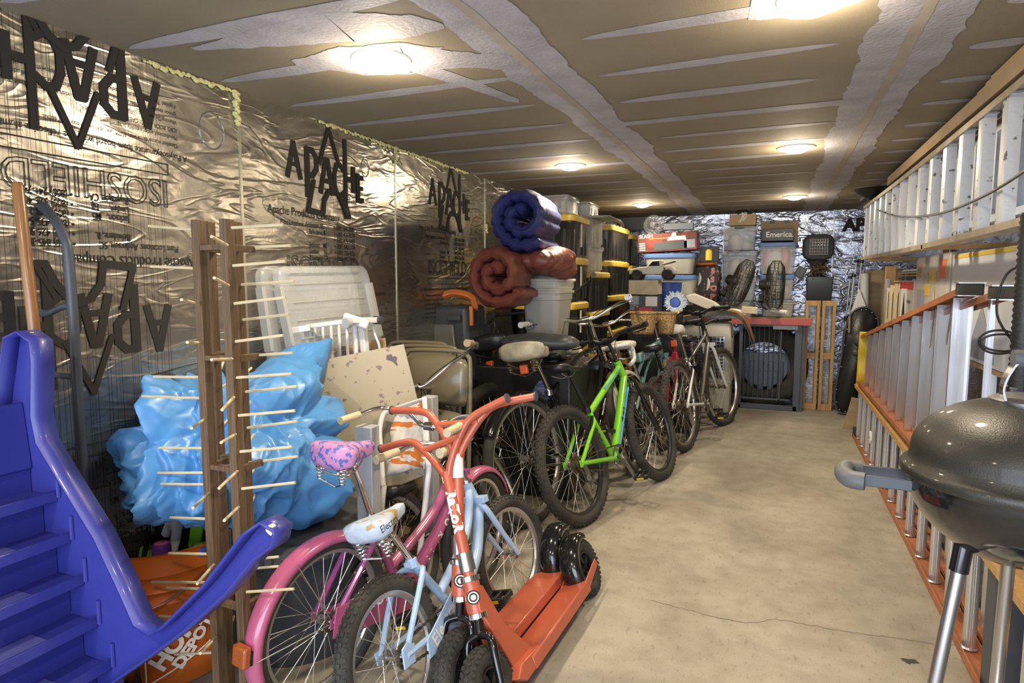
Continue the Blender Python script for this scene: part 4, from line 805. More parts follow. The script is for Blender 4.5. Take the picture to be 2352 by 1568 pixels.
# things under the tarpaulin: stacked round bins
g = G(); c = at(700, 1195, y=2.02); g.lathe([(.0, c.z), (.34, c.z - .01), (.345, c.z - .03), (.35, c.z - .05), (.31, c.z - .05), (.28, .0), (0, .0)], (c.x - .05, c.y, 0), n=64)
for k in range(64): a_ = 2 * pi * k / 64; g.box((c.x - .05 + .350 * cos(a_), c.y + .350 * sin(a_), c.z - .038), (.006, .006, .03), (0, 0, a_))
tag(obj('round_tub', g, K['tool'], None, 30), 'large black round plastic tub under the blue tarpaulin', 'tub')
g = G(); g.box((-2.02, 1.98, .28), (.34, .55, .56)); tag(obj('storage_box', g, K['totek'], None, 30, .02), 'dark storage box against the foil wall under the tarpaulin', 'box')

# clear lids, baby gate, boards, folding chairs
def roundrect(w_, h, r_, n=6):
    out = []
    for cx, cy, a0_ in ((w_ / 2 - r_, h / 2 - r_, 0), (-w_ / 2 + r_, h / 2 - r_, pi / 2), (-w_ / 2 + r_, -h / 2 + r_, pi), (w_ / 2 - r_, -h / 2 + r_, 3 * pi / 2)):
        out += [(cx + r_ * cos(a0_ + pi / 2 * k / n), cy + r_ * sin(a0_ + pi / 2 * k / n)) for k in range(n + 1)]
    return out
def lid_clear(label, M_, w_, h):
    g = G(M_); rr = roundrect(w_, h, .05); n = len(rr)
    rows = [[V((a * k, b * k2, z)) for a, b in rr] for k, k2, z in ((1, 1, -.035), (1.0, 1.0, 0), (.97, .97, .010), (.90, .92, .010), (.86, .89, -.004), (.5, .5, -.004))]
    g.grid(rows, False, True, True); o = obj('clear_bin_cover', g, K['clear'], None, 40); tag(o, label, 'lid', 'clear storage lids leaning on the foil wall')
    g = G(M_)
    for k in range(9): z = -h * .40 + h * .80 * k / 8; g.tube([(-w_ * .40, z, .003), (w_ * .40, z, .003)], .0035, 6)
    for sx in (-1, 1): g.box((sx * w_ * .5, h * .22, -.012), (.02, h * .34, .045))
    obj('moulded_rib', g, K['frost'], o, 30, .002); return o
c = at(738, 735, x=-2.0); BASE = Matrix(((0, 0, 1, 0), (1, 0, 0, 0), (0, 1, 0, 0), (0, 0, 0, 1)))
lid_clear('clear plastic storage lid leaning on the foil wall, the front one above the white gate', TR(-1.98, 2.56, 1.13) @ RY(-.22) @ RZ(-.12) @ BASE, .60, .86)
lid_clear('clear plastic storage lid leaning on the foil wall, half hidden behind another lid', TR(-2.06, 2.50, 1.12) @ RY(-.14) @ RZ(-.1) @ BASE, .60, .86)
# white baby gate
YG = 2.5
t = thing('baby_gate', 'white metal baby gate leaning above the paint-splattered board', 'gate', None, (-1.95, YG, 0)); G0 = TR(1.95, -YG, 0)
p = lambda a, b, y=YG: at(a, b, y=y)
yl, yr = 2.30, 2.62
A = p(655, 762, yl); B = p(868, 735, yr); g = G(G0); g.bar(A, p(712, 752, yl + .06), .025, .03); g.bar(p(705, 750, yl + .08), p(795, 738, yr - .2), .022, .022); g.bar(p(795, 736, yr - .2), B, .022, .028); g.bar(A + V((.07, 0, -.55)), B + V((-.05, 0, -.55)), .025, .025)
for a, b in (((690, 760), (710, 900)), ((832, 740), (852, 880))): g.bar(p(*a, y=yl + .08 if a[0] < 700 else yr - .08), p(a[0] + 25, 1000, yl + .08 if a[0] < 700 else yr - .08), .035, .03)
obj('frame', g, K['white'], t, 30, .004)
for i, a in enumerate((703, 723, 741, 760, 778, 796, 815)):
    y = yl + .1 + (yr - yl - .2) * i / 6; P0 = p(a, 752 - i * 2, y); g = G(G0); g.tube([P0, P0 + V((.01, 0, -.5))], .0075 if 0 < i < 6 else .012, 8); obj('bar', g, K['white'], t)
g = G(G0); P0 = p(818, 737, yr - .12); g.box(P0, (.13, .03, .045), (0, .3, .25)); obj('latch', g, K['white'], t, 30, .008); g = G(G0); g.lathe([(.0, -.014), (.024, -.014), (.026, 0), (.024, .014), (0, .014)], p(797, 742, yr - .2), 'y', 20); obj('latch_knob', g, K['greyp'], t)
for P0, nm in ((A, 'left'), (B, 'right')):
    g = G(G0); g.lathe([(0, -.022), (.021, -.02), (.021, -.006), (.010, -.004), (.010, .006), (.021, .008), (.021, .02), (0, .022)], P0, 'x', 18); obj('wall_mount', g, K['tool'], t)
for P0, s_ in ((A, 1), (B, -1)):
    g = G(G0); g.tube(cat([P0 + V((s_ * .03, 0, -.01)), P0 + V((s_ * .02, 0, -.07)), P0 + V((-s_ * .005, 0, -.13)), P0 + V((-s_ * .01, 0, -.22))], 5), .006, 8); obj('brace', g, K['white'], t)
# paint splattered board and a second one behind
def board(quad_px, y0, y1, m, name, label, th=.012, z0=0):
    (a, b, c_, d) = quad_px; A, B = at(*a, y=y0), at(*b, y=y1); C_ = at(*c_, y=y1); D = at(*d, y=y0)
    g = G(); n = (B - A).cross(D - A).normalized() * th; g.add([A, B, C_, D, A + n, B + n, C_ + n, D + n], [(0, 1, 2, 3), (7, 6, 5, 4), (0, 4, 5, 1), (1, 5, 6, 2), (2, 6, 7, 3), (3, 7, 4, 0)])
    return tag(obj(name, g, m, None, 30), label, 'board'), A, B, C_, D
bo, A, B, C_, D = board([(712, 832), (927, 790), (1000, 1080), (760, 1180)], 2.34, 2.62, K['board'], 'painting_board', 'tan board splattered with paint, leaning below the white baby gate')
g = G(); n = (B - A).cross(D - A).normalized()
if n.y > 0: n = -n
def onb(u, v): return A.lerp(B, u).lerp(D.lerp(C_, u), v) + n * .0012
random.seed(3)
for cname, lst in (('violet_stain', [(.83, .12, .07, .075), (.2, .06, .012, .045), (.36, .14, .03, .03), (.55, .62, .05, .07)]), ('red_stain', [(.47, .05, .025, .03), (.12, .16, .01, .03), (.48, .22, .01, .02)]), ('white_stain', [(.78, .25, .012, .04), (.83, .30, .01, .02)]), ('brown_stain', [(.30, .46, .022, .05)])):
    g = G()
    for (u, v, ru, rv) in lst:
        poly = []
        for k in range(18): a_ = 2 * pi * k / 18; rr = .6 + .5 * random.random(); poly.append(onb(u + ru * rr * cos(a_), v + rv * rr * sin(a_)))
        g.add(poly, [tuple(range(18))])
    obj(cname, g, {'v': mat('violet_paint', (.12, .09, .12), .6), 'r': mat('red_splash', (.38, .07, .05), .6), 'w': K['white'], 'b': mat('brown_splash', (.28, .15, .06), .7)}[cname[0]], bo, 0)
for cm in ('violet_paint', 'red_splash', 'crumb'):
    g = G()
    for i in range(34):
        u, v = random.gauss(.42, .24), random.gauss(.5, .24); r1, r2 = random.uniform(.002, .008), random.uniform(.002, .014)
        if .02 < u < .98 and .02 < v < .98: g.add([onb(u + r1 * random.uniform(.5, 1.2) * cos(k * .785), v + r2 * random.uniform(.5, 1.2) * sin(k * .785)) for k in range(8)], [tuple(range(8))])
    obj('paint_speck', g, bpy.data.materials.get(cm) or K['tool'], bo, 0)
board([(690, 815), (885, 775), (900, 900), (720, 950)], 2.42, 2.72, K['card'], 'hardboard_sheet', 'plain brown sheet leaning just behind the paint-splattered board', .006)
# folding chairs: bent tube loop, pressed back panel, seat panel
def folding_chair(label, M_, grp='olive metal folding chairs'):
    t = thing('folding_chair', label, 'chair', grp, M_=M_)
    def loop(w_, top, bot, r_=.06): return cat([(-w_ * 1.0, 0, bot), (-w_ * .98, 0, (top + bot) / 2), (-w_ * .95, 0, top - r_ * 1.6), (-w_ * .86, 0, top - r_ * .4), (-w_ * .6, 0, top), (w_ * .6, 0, top), (w_ * .86, 0, top - r_ * .4), (w_ * .95, 0, top - r_ * 1.6), (w_ * .98, 0, (top + bot) / 2), (w_, 0, bot)], 6)
    g = G(); g.tube(loop(.21, 1.0, .0), .0125, 10); obj('front_frame', g, K['chair'], t)
    g = G(); g.tube([(-.19, .045, .0), (-.18, .03, .75)], .011, 8); g.tube([(.19, .045, .0), (.18, .03, .75)], .011, 8); g.tube([(-.19, .045, .1), (.19, .045, .1)], .009, 8); obj('rear_frame', g, K['chair'], t)
    def panel(z0, z1, w_, y, bulge): 
        g = G(); rows = []
        for i in range(9):
            v = i / 8; rows.append([((u / 8 - .5) * 2 * w_ * (1 - .1 * (abs(v - .5) * 2) ** 6), y - bulge * (1 - (u / 4 - 1) ** 2) * (1 - (2 * v - 1) ** 2) , z0 + (z1 - z0) * v + (.02 * (1 - (u / 4 - 1) ** 2) if v > .9 else 0)) for u in range(9)])
        g.grid(rows); return g
    o = obj('backrest', panel(.70, .955, .192, -.004, .025), K['chair'], t, 80); o.modifiers.new('s', 'SOLIDIFY').thickness = .004
    o = obj('seat', panel(.12, .66, .188, -.018, .015), K['chair'], t, 80); o.modifiers.new('s', 'SOLIDIFY').thickness = .006
    return t
c0 = folding_chair('olive metal folding chair, frontmost of the three by the splattered board', TR(-1.70, 2.93, .10) @ RZ(.10) @ RX(-.10))
dup(c0, TR(-1.80, 3.01, .11) @ RZ(.10) @ RX(-.09), 'olive metal folding chair, middle one of the three by the splattered board')
dup(c0, TR(-1.90, 3.09, .12) @ RZ(.10) @ RX(-.08), 'olive metal folding chair, rearmost of the three by the splattered board')
g = G(); g.box((-1.83, 3.03, .05), (.62, .34, .10)); tag(obj('low_platform', g, K['ply'], None, 30, .004), 'low wooden platform under the folding chairs', 'platform')
# dark grey storage case with orange handle
t = thing('tool_case', 'tall dark grey moulded case with an orange carry handle, behind the folding chairs', 'case', None, (-1.8, 4.05, 0)); x0 = at(975, 700, y=3.9).x; x1 = at(1075, 700, y=3.9).x; zt = at(1030, 702, y=3.9).z
g = G(); xc = (x0 + x1) / 2 + 1.8; w_ = (x1 - x0) / 2; g.prism([(-w_, 0), (w_ * 1.3, 0), (w_ * 1.2, zt * .62), (w_ * 1.0, zt * .8), (w_ * .95, zt), (-w_, zt)], .32, lambda u, v, q: (xc + u, -.16 + q, v)); obj('body', g, K['tool'], t, 30, .03)
g = G(); g.prism([(-w_ * .55, zt * .02), (w_ * 1.0, zt * .02), (w_ * .95, zt * .58), (w_ * .55, zt * .72), (w_ * .4, zt * .9), (-w_ * .55, zt * .9)], .02, lambda u, v, q: (xc + u, -.18 + q, v)); obj('front_recess', g, mat('worn_grey_moulding', (.16, .155, .13), .4), t, 30, .01)
g = G(); prof = [(-.5, -.5), (.5, -.5), (.5, .5), (-.5, .5)]
g.tube(cat([(xc - w_ * .75, -.16, zt - .04), (xc - w_ * .85, -.1, zt + .03), (xc - w_ * .4, -.02, zt + .075), (xc + w_ * .1, .0, zt + .085), (xc + w_ * .7, .02, zt + .05), (xc + w_ * .95, -.02, zt - .03)], 6), .045, prof=prof); g.box((xc - w_ * .62, -.18, zt - .07), (.045, .02, .15)); g.box((xc + w_ * 1.0, -.1, zt - .07), (.03, .03, .14)); h_ = obj('carry_handle', g, K['orangep'], t, 40, .008)
g = G(); g.box((xc - w_ * .62, -.192, zt - .02), (.022, .002, .035), (0, .3, 0)); obj('label_sticker', g, K['whitet'], h_)
g = G(); g.box((xc + w_ * .5, -.19, zt - .08), (.10, .03, .04)); obj('latch', g, K['tool'], t, 30, .006)
for q_ in (-.02, .02): pass
g = G(); p = at(1062, 840, y=3.6); g.box((p.x, 3.6, (p.z + .10) / 2 ), (.06, .06, p.z + .10)); g.box((p.x, 3.57, p.z - .14), (.16, .03, .035)); g.box((p.x, 3.6, .02), (.3, .3, .04)); tag(obj('steel_stand', g, K['black'], None, 30, .003), 'black square-tube steel stand in front of the dark grey case', 'stand')
g = G(); p = at(1122, 760, y=4.1); g.box((p.x, 4.1, (p.z + .05) / 2), (.045, .03, p.z + .05)); g.tube(cat([p + V((0, -.02, .05)), p + V((.04, -.02, .075)), p + V((.06, -.02, .04)), p + V((.05, -.02, -.02)), p + V((.08, -.02, -.03)), p + V((.085, -.02, .01))], 5), .006, 8); tag(obj('hook_post', g, K['black'], None, 30), 'black post with a curved hook behind the black saddle', 'post')
# frosted tub with laundry under the maroon sleeping bag
YB_ = 4.25
def tote(label, x0, x1, y0, y1, z0, z1, mb, ml, name='storage_tote', grp=None, lidh=.03, taper=.05, handle=None, fill=None, ribs=True, group=None):
    t = thing(name, label, 'storage box', group, ((x0 + x1) / 2, (y0 + y1) / 2, z0)); hx, hy, h = (x1 - x0) / 2 - .012, (y1 - y0) / 2 - .012, z1 - z0 - lidh
    g = G(); rr = roundrect(2, 2, .18, 3); rows = []
    for k, z in ((1 - taper * 1.4, 0), (1 - taper * 1.3, .01), (1 - taper * .2, h * .9), (1.0, h * .91), (1.0, h)): rows.append([V((a * hx * k, b * hy * k, z)) for a, b in rr])
    g.grid(rows, False, True); g.add([(a * hx * (1 - taper * 1.4), b * hy * (1 - taper * 1.4), .001) for a, b in rr], [tuple(range(len(rr)))])
    if ribs:
        k = 1 - taper * .6
        for i in range(-2, 3):
            if abs(i) == 0: continue
            g.box((i * hx * .36, -hy * (1 - taper * .7), h * .45), (.025, .012, h * .72), (-.02, 0, 0)); g.box((hx * (1 - taper * .7), i * hy * .36, h * .45), (.012, .03, h * .72), (0, -.02, 0))
    o = obj('tub', g, K[mb], t, 40)
    if not ribs: o.modifiers.new('s', 'SOLIDIFY').thickness = -.003
    if ml:
        g = G(); rows = [[V((a * (hx + .012) * k, b * (hy + .012) * k, z)) for a, b in roundrect(2, 2, .2, 4)] for k, z in ((1, h - .012), (1.01, h), (1.0, h + lidh * .8), (.96, h + lidh), (.86, h + lidh), (.84, h + lidh * .6), (.5, h + lidh * .6))]
        g.grid(rows, False, True, True); o = obj('lid', g, K[ml], t, 40)
        if ml == 'totey':
            g = G()
            for i in range(5): g.box((-hx * .7 + hx * 1.4 * i / 4, -hy * .93, h + lidh), (.03, .03, .012)); g.box((hx * .95, -hy * .7 + hy * 1.4 * i / 4, h + lidh), (.03, .03, .012))
            obj('lid_lug', g, K[ml], o, 30, .003)
    if handle: g = G(); g.box((0, -hy - .018, h + .01), (.10, .02, .018)); obj('latch_handle', g, K[handle], t, 30, .004)
    if fill:
        for i, (u, v, w_, rx_, rz_, mm) in enumerate(fill):
            o = obj('contents', heap((u * hx, v * hy, w_ * h), [((u * hx, v * hy, w_ * h), (hx * rx_, hy * .7, h * rz_))], .25, 5, 4, i * 3.1 + x0), K[mm], t, 60)
    return t
a, b = at(1196, 690, y=YB_), at(1290, 690, y=YB_); zt = at(1240, 640, y=YB_).z
g = G()
t = thing('laundry_tub', 'two nested frosted plastic tubs with white cloth on top, under the maroon sleeping bag', 'tub', None, ((a.x + b.x) / 2, YB_ + .15, 0)); hw = (b.x - a.x) / 2
for nm, z0, z1, k in (('outer_tub', .90, zt - .085, .93), ('inner_tub', zt - .30, zt, .98)):
    g = G(); rr = roundrect(2, 2, .3, 5); rows = [[V((u * hw * kk, v * .2 * kk, z)) for u, v in rr] for kk, z in ((k * .74, z0), (k * .96, z1 - .07), (k, z1 - .065), (k, z1 - .02), (k * 1.08, z1 - .018), (k * 1.08, z1))]; g.grid(rows, False, True); g.add([(u * hw * k * .74, v * .2 * k * .74, z0) for u, v in rr], [tuple(range(len(rr)))]); obj(nm, g, K['frost'], t, 40).modifiers.new('s', 'SOLIDIFY').thickness = .003
obj('white_cloth', heap((0, 0, zt - .02), [((0, 0, zt - .02), (hw * .9, .16, .05))], .25, 6, 5, 4), K['cloth'], t, 60)
# sleeping bags: rolled puffy sheet
def roll(name, label, c, M_, turns, r0, r1, thick, length, m, baffle=.12, squash=1.0, twist=0, inner=None):
    c = V(c); N = int(turns * 46); rows = []; NV = 22
    def sp(i, off):
        t_ = i / N; a_ = t_ * turns * 2 * pi + twist; r_ = r0 + (r1 - r0) * t_ + off; return V((r_ * cos(a_), 0, r_ * sin(a_) * squash))
    arc = [0]
    for i in range(1, N + 1): arc.append(arc[-1] + (sp(i, 0) - sp(i - 1, 0)).length)
    for j in range(NV + 1):
        v = -1 + 2 * j / NV; e = sqrt(max(0, 1 - abs(v) ** 5)); yy = v * length / 2; row = []
        def th(i, s_):
            s = arc[i] / baffle; b_ = 1 - .42 * (abs(cos(pi * s)) ** 9); endt = min(1, (arc[i] + .02) / .05, (arc[-1] - arc[i] + .02) / .05)
            return s_ * thick / 2 * e * b_ * sqrt(max(.05, endt)) * (1 + .16 * noise.noise(V((arc[i] * 14, yy * 9, s_ * 3))))
        for i in range(N + 1): p_ = sp(i, th(i, 1)); row.append(p_ + V((0, yy * (1 + .05 * noise.noise(V((arc[i] * 5, j, 0)))), 0)))
        for i in range(N, -1, -1): p_ = sp(i, th(i, -1)); row.append(p_ + V((0, yy, 0)))
        rows.append(row)
    g = G(TR(*c) @ M_); g.grid(rows, False, True); return tag(obj(name, g, K[m], None, 70), label, 'sleeping bag')
c = at(1191, 499, y=4.02)
roll('sleeping_bag', 'navy blue sleeping bag rolled up on top of the maroon one', (c.x, 4.25, c.z), RZ(.12), 1.75, .04, .205, .112, .66, 'navy', .075, .97, .7)
c = at(1136, 630, y=3.78)
roll('sleeping_bag', 'maroon sleeping bag rolled up, below the navy one', (c.x - .02, 4.00, c.z), RZ(.10), 1.9, .028, .188, .098, .5, 'maroon', .085, 1.05, .1)
g = heap(tuple(at(1240, 605, y=4.15)), [(tuple(at(1230, 602, y=4.2)), (.20, .22, .085)), (tuple(at(1262, 600, y=4.2)), (.15, .24, .10)), (tuple(at(1292, 608, y=4.25)), (.085, .22, .11))], .14, 6, 6, 2.2)
tag(obj('quilt', g, K['maroon'], None, 60), 'maroon quilted blanket draped beside the rolled maroon sleeping bag', 'blanket')

# ================================================================ totes along the left wall
GT = 'black totes with yellow lids'
zt = [2.045, 1.675, 1.285, .90, .515]
for i, z in enumerate(zt):
    tote('black tote with a yellow lid in the nearest stack, ' + ('topmost', 'second from the top', 'third from the top', 'fourth from the top', 'lowest')[i], -2.16, -1.60, 5.2, 5.74, (zt[i + 1] if i < 4 else .0) + .002, z, 'totek', 'totey', group=GT, lidh=.045)
    if i < 3:
        g = G(); g.box((-1.602, 5.45, z - .17), (.002, .05, .20)); tag(obj('paper_label', g, K['cloth']), 'pale paper label strip on a yellow-lidded black tote, ' + ('topmost', 'second from the top', 'third from the top')[i] + ' of the nearest', 'label')
zc = [2.07, 1.69, 1.32, .94, .56, .03]
for i, z in enumerate(zc[:5]):
    tote('black tote with a yellow lid in the tall middle stack, ' + ('topmost', 'second from the top', 'third from the top', 'fourth from the top', 'lowest')[i], -2.14, -1.60, 6.58, 7.50, zc[i + 1] + .002, z, 'totek', 'totey', group=GT, lidh=.045)
for i, z in enumerate(zc[:5]):
    tote('black tote with a yellow lid in the farthest stack, ' + ('topmost', 'second from the top', 'third from the top', 'fourth from the top', 'lowest')[i], -2.1, -1.62, 7.66, 8.26, zc[i + 1] + .002 - .03, z - .03, 'totek', 'totey', group=GT, lidh=.045)
zb = [1.56, 1.18, .80, .42, .0]
for i in range(4):
    tote('black tote with a yellow lid under the clear tubs, ' + ('topmost', 'second from the top', 'third from the top', 'lowest')[i], -2.14, -1.58, 5.84, 6.48, zb[i + 1] + .002, zb[i], 'totek', 'totey', group=GT, lidh=.04)
tote('tall clear tub standing on a black tote, upper of two', -2.1, -1.62, 5.86, 6.36, 1.82, 2.07, 'frost', 'clear', fill=[(0, 0, .4, .8, .8, 'greyp')])
tote('tall clear tub standing on a black tote, lower of two', -2.1, -1.62, 5.86, 6.36, 1.565, 1.818, 'frost', 'clear', fill=[(0, 0, .4, .8, .8, 'cloth')])
tote('small clear box of odds and ends on top of the nearest tote stack', -2.0, -1.66, 5.24, 5.60, 2.05, 2.215, 'clear', 'clear', fill=[(-.3, 0, .4, .4, .4, 'cloth'), (.4, 0, .3, .3, .3, 'greyp')])
tote('small grey lidded box on top of the clear tubs', -1.96, -1.66, 5.92, 6.3, 2.10, 2.235, 'greyp', 'clear')
g = G()
for i in range(3): g.box((-1.77 + .02 * i, 6.16, 2.079 + i * .008), (.50, .50, .006), (0, .01 * i, .03 * i))
tag(obj('folded_bag', g, K['canvas']), 'flat folded grey bag under the small grey box', 'bag')
g = G()
for y in range(8):
    for z in range(4): g.box((-1.55 + y * .022, 8.0, 2.16 + z * .025), (.012, .02, .010))
g.box((-1.7, 8.05, 2.2), (.4, .02, .15)); tag(obj('slatted_basket', g, K['tool'], None, 30), 'dark slatted plastic basket on the farthest tote stack', 'basket')
g = G(); g.tube(cat([(-2.0, 7.0, 2.09), (-1.8, 7.0, 2.16), (-1.65, 7.05, 2.14), (-1.62, 7.1, 2.085)], 5), .03, 8); tag(obj('backpack_strap', g, K['black']), 'black padded strap lying on the tall middle tote stack', 'strap')
# black barbecue cover / box behind the saddles
tag(obj('cargo_bag', heap(tuple(at(1240, 785, y=4.0)), [(tuple(at(1240, 785, y=4.0)), (.27, .16, .065))], .15, 7, 5, 2), K['tool'], None, 60), 'dark grey slumped cargo bag behind the black saddle', 'bag')
g = G(); g.box((-1.62, 4.32, .45), (.80, .74, .895)); tag(obj('storage_bin', g, K['totek'], None, 30, .02), 'black storage bin carrying the dark grey cargo bag', 'box')
# striped towel on a white chair frame and grey posts behind the scooters
t = thing('folding_beach_chair', 'white tubular beach chair with orange, blue and white striped fabric, behind the scooters', 'chair', None, (-1.35, 2.4, 0)); G0 = TR(1.35, -2.4, 0)
P_ = lambda a, b, y=2.4: at(a, b, y=y)
g = G(G0); rows = []
for i in range(13):
    v = i / 12; a, b = P_(885, 1095, 2.35).lerp(P_(905, 945, 2.5), v), P_(975, 1075, 2.35).lerp(P_(975, 915, 2.5), v)
    rows.append([a.lerp(b, u / 8) + V((0, .05 * sin(u / 8 * pi) + .012 * sin(u * 2.1 + i * 1.3), 0)) for u in range(9)])
g.grid(rows); obj('fabric', g, K['shirt'], t, 80).modifiers.new('s', 'SOLIDIFY').thickness = .008
g = G(G0); g.tube(cat([P_(880, 1115, 2.34), P_(873, 1020, 2.4), P_(872, 985, 2.44), P_(882, 950, 2.48), P_(905, 940, 2.5)], 5), .013, 10); g.tube([P_(882, 1115, 2.34), P_(882, 1115, 2.34) * 1 + V((0, -.1, -.45))], .013, 10); g.tube([P_(905, 940, 2.5), P_(975, 915, 2.5), P_(985, 1080, 2.36), P_(985, 1080, 2.36) + V((0, -.1, -.4))], .013, 10); obj('tube_frame', g, K['white'], t)
for (a, b, y, lab) in (((825, 975), (862, 968), 2.15, 'grey upright post left of the striped beach chair'), ((975, 908), (1000, 905), 2.62, 'grey upright post right of the striped beach chair')):
    A, B = at(*a, y=y), at(*b, y=y); g = G(); g.box(((A.x + B.x) / 2, y, A.z / 2), (B.x - A.x, .06, A.z)); tag(obj('post', g, K['greyp'], None, 30, .004), lab, 'post')
g = G(); p = at(890, 1110, y=2.5); g.box((p.x, 3.02, p.z / 2), (.22, .2, p.z)); tag(obj('wooden_crate', g, K['ply'], None, 30, .004), 'low wooden box under the striped beach chair', 'box')
g = G(); p = at(1248, 905, y=4.0); tag(obj('hanging_cloth', heap(tuple(p), [(tuple(p), (.12, .06, .16))], .2, 9, 5, 6), K['jeans'], None, 60), 'blue and white striped cloth hanging behind the beige saddle', 'cloth')
# wicker baskets and things on the bars, mid row
for (a, y, r_, lab) in (((1478, 742), 5.4, .115, 'large wicker basket behind the green mountain bicycle'), ((1530, 742), 5.6, .085, 'small round wicker basket beside the white saddle')):
    p = at(*a, y=y); g = G(); rows = []
    for k in range(9): v = k / 8; rr = r_ * (.72 + .3 * v); rows.append([(p.x + rr * cos(2 * pi * j / 40) * (1 + .02 * (j % 2)), p.y + rr * .8 * sin(2 * pi * j / 40) * (1 + .02 * ((j + k) % 2)), p.z - .09 + .18 * v) for j in range(40)])
    g.grid(rows, False, True); g.tube([(p.x + r_ * 1.03 * cos(2 * pi * j / 24), p.y + r_ * .82 * sin(2 * pi * j / 24), p.z + .09) for j in range(24)], .009, 8, True); o = tag(obj('wicker_basket', g, K['wicker'], None, 50), lab, 'basket'); o.modifiers.new('s', 'SOLIDIFY').thickness = .006
p = at(1551, 694, y=5.75); g = G(RX(0)); random.seed(5)
for k in range(90):
    a_ = 2 * pi * k / 90; r_ = .085 + random.uniform(-.01, .022); g.tube([(p.x + .05 * cos(a_), p.y - .01, p.z + .05 * sin(a_)), (p.x + r_ * cos(a_), p.y + random.uniform(-.04, .02), p.z + r_ * sin(a_))], [.012, .004], 5)
q = tag(obj('flower_bell', g, mat('pale_blue_petals', (.52, .62, .70), .6)), 'white and blue flower-shaped bicycle bell in the middle of the handlebars', 'bell'); g = G(); g.lathe([(0, -.02), (.04, -.018), (.052, 0), (.052, .02), (0, .02)], p, 'y', 24); obj('bell_centre', g, K['bluetub'], q)
# ================================================================ back: boxes on boxes left of the crate
def bx3(name, label, x0, x1, y0, y1, z0, z1, m, cat_='box', bev=.004, rz=0, group=None):
    g = G(); g.box((0, 0, (z1 - z0) / 2), (x1 - x0, y1 - y0, z1 - z0)); o = obj(name, g, K[m], None, 30, bev); o.location = ((x0 + x1) / 2, (y0 + y1) / 2, z0); o.rotation_euler = (0, 0, rz); return tag(o, label, cat_, group)
YQ = 7.3
def XZ(a, b, y): p = at(a, b, y=y); return p.x, p.z
def pb(name, label, pl, pt, pr, pbm, y, dep, m, cat_='box', z0=None, **k):   # box from the pixels of its front face
    x0, z1 = XZ(pl, pt, y); x1, _ = XZ(pr, pt, y); zb_ = XZ(pl, pbm, y)[1] if z0 is None else z0
    return bx3(name, label, x0, x1, y, y + dep, zb_, z1, m, cat_, **k), x0, x1, zb_, z1
# work table that carries the back boxes
zt_ = at(1700, 728, y=7.75).z
t = thing('work_table', 'long low table with a red edge along the back wall, carrying tubs and fans', 'table', None, (-.6, 8.0, 0))
g = G(); g.box((-.0, .02, zt_ - .02), (1.95, .62, .04)); obj('table_top', g, K['ply'], t, 30, .003)
g = G(); g.box((.0, -.30, zt_ - .04), (1.97, .02, .075)); obj('edge_rail', g, K['red_table'], t, 30, .003)
for sx in (-.9, .9):
    for sy in (-.2, .26): g = G(); g.box((sx, sy, (zt_ - .04) / 2), (.05, .05, zt_ - .04)); obj('leg', g, K['metalgrey'], t, 30)
ZT = zt_ + .001
def ctote(label, l, tp, r, bt, y, dep, mb, ml, fill=None, handle=None):
    x0, z1 = XZ(l, tp, y); x1, _ = XZ(r, tp, y); zb_ = XZ(l, bt, y)[1]
    return tote(label, x0, x1, y, y + dep, zb_ + .002, z1, mb, ml, lidh=.035, handle=handle, fill=fill, ribs=False, taper=.09)
CL = [(-.2, -.2, .35, .45, .5, 'cloth'), (.45, 0, .25, .35, .3, 'cloth')]
ctote('clear lidded tub of white cloths under the small brown box', 1657, 520, 1740, 575, 7.85, .4, 'clear', 'clear', CL, 'tool')
ctote('clear lidded tub, second from the top in the left stack on the table', 1656, 577, 1740, 636, 7.85, .4, 'clear', 'clear', CL)
ctote('clear lidded tub, third from the top in the left stack on the table', 1658, 638, 1738, 690, 7.85, .4, 'clear', 'clear', [(0, 0, .4, .7, .5, 'bluegrey')])
ctote('clear lidded tub at the bottom of the left stack on the table', 1660, 692, 1735, 727, 7.85, .4, 'frost', 'clear')
ctote('clear tub of pink and cream cloths with a blue lid, under the shoe box', 1742, 557, 1833, 629, 7.85, .42, 'clear', 'bluelid', [(-.1, -.2, .35, .5, .5, 'cloth'), (.4, .1, .45, .35, .5, 'coral'), (-.5, .2, .5, .3, .4, 'pinkp')])
ctote('clear tub with a blue lid, second in the right stack on the table', 1744, 631, 1828, 686, 7.85, .42, 'clear', 'bluelid', [(0, 0, .4, .7, .5, 'greyp')])
ctote('clear tub at the bottom of the right stack on the table', 1746, 688, 1828, 727, 7.85, .42, 'frost', 'clear', [(0, 0, .3, .7, .3, 'cloth')])
o, x0, x1, zb_, z1 = pb('shoe_box', 'black shoe box with white lettering on the blue-lidded tub', 1750, 526, 1824, 554, 7.85, .3, 'black')
text('Emerica.', .085, K['whitet'], o, TR(-.125, -.152, .045) @ RX(pi / 2), 'lettering', .001)
x0, z1 = XZ(1748, 505, 8.0); x1, _ = XZ(1835, 505, 8.0); o = bx3('cardboard_box', 'brown cardboard box with torn cut-outs behind the black shoe box', x0, x1, 8.17, 8.33, at(1750, 554, y=7.85).z, z1, 'card')
g = G(); g.box((-.08, -.083, .24), (.05, .004, .035)); g.box((.08, -.083, .24), (.05, .004, .035)); obj('torn_cutout', g, K['black'], o)
o, x0, x1, zb_, z1 = pb('cardboard_box', 'small brown box with a white scribbled print on top of the clear tubs', 1676, 493, 1737, 518, 7.85, .3, 'card'); g = G(); random.seed(2)
g.tube(cat([(random.uniform(-.05, .05), -.152, .09 + random.uniform(-.06, .06)) for k in range(22)], 3), .0022, 4); obj('scribble_print', g, K['whitet'], o)
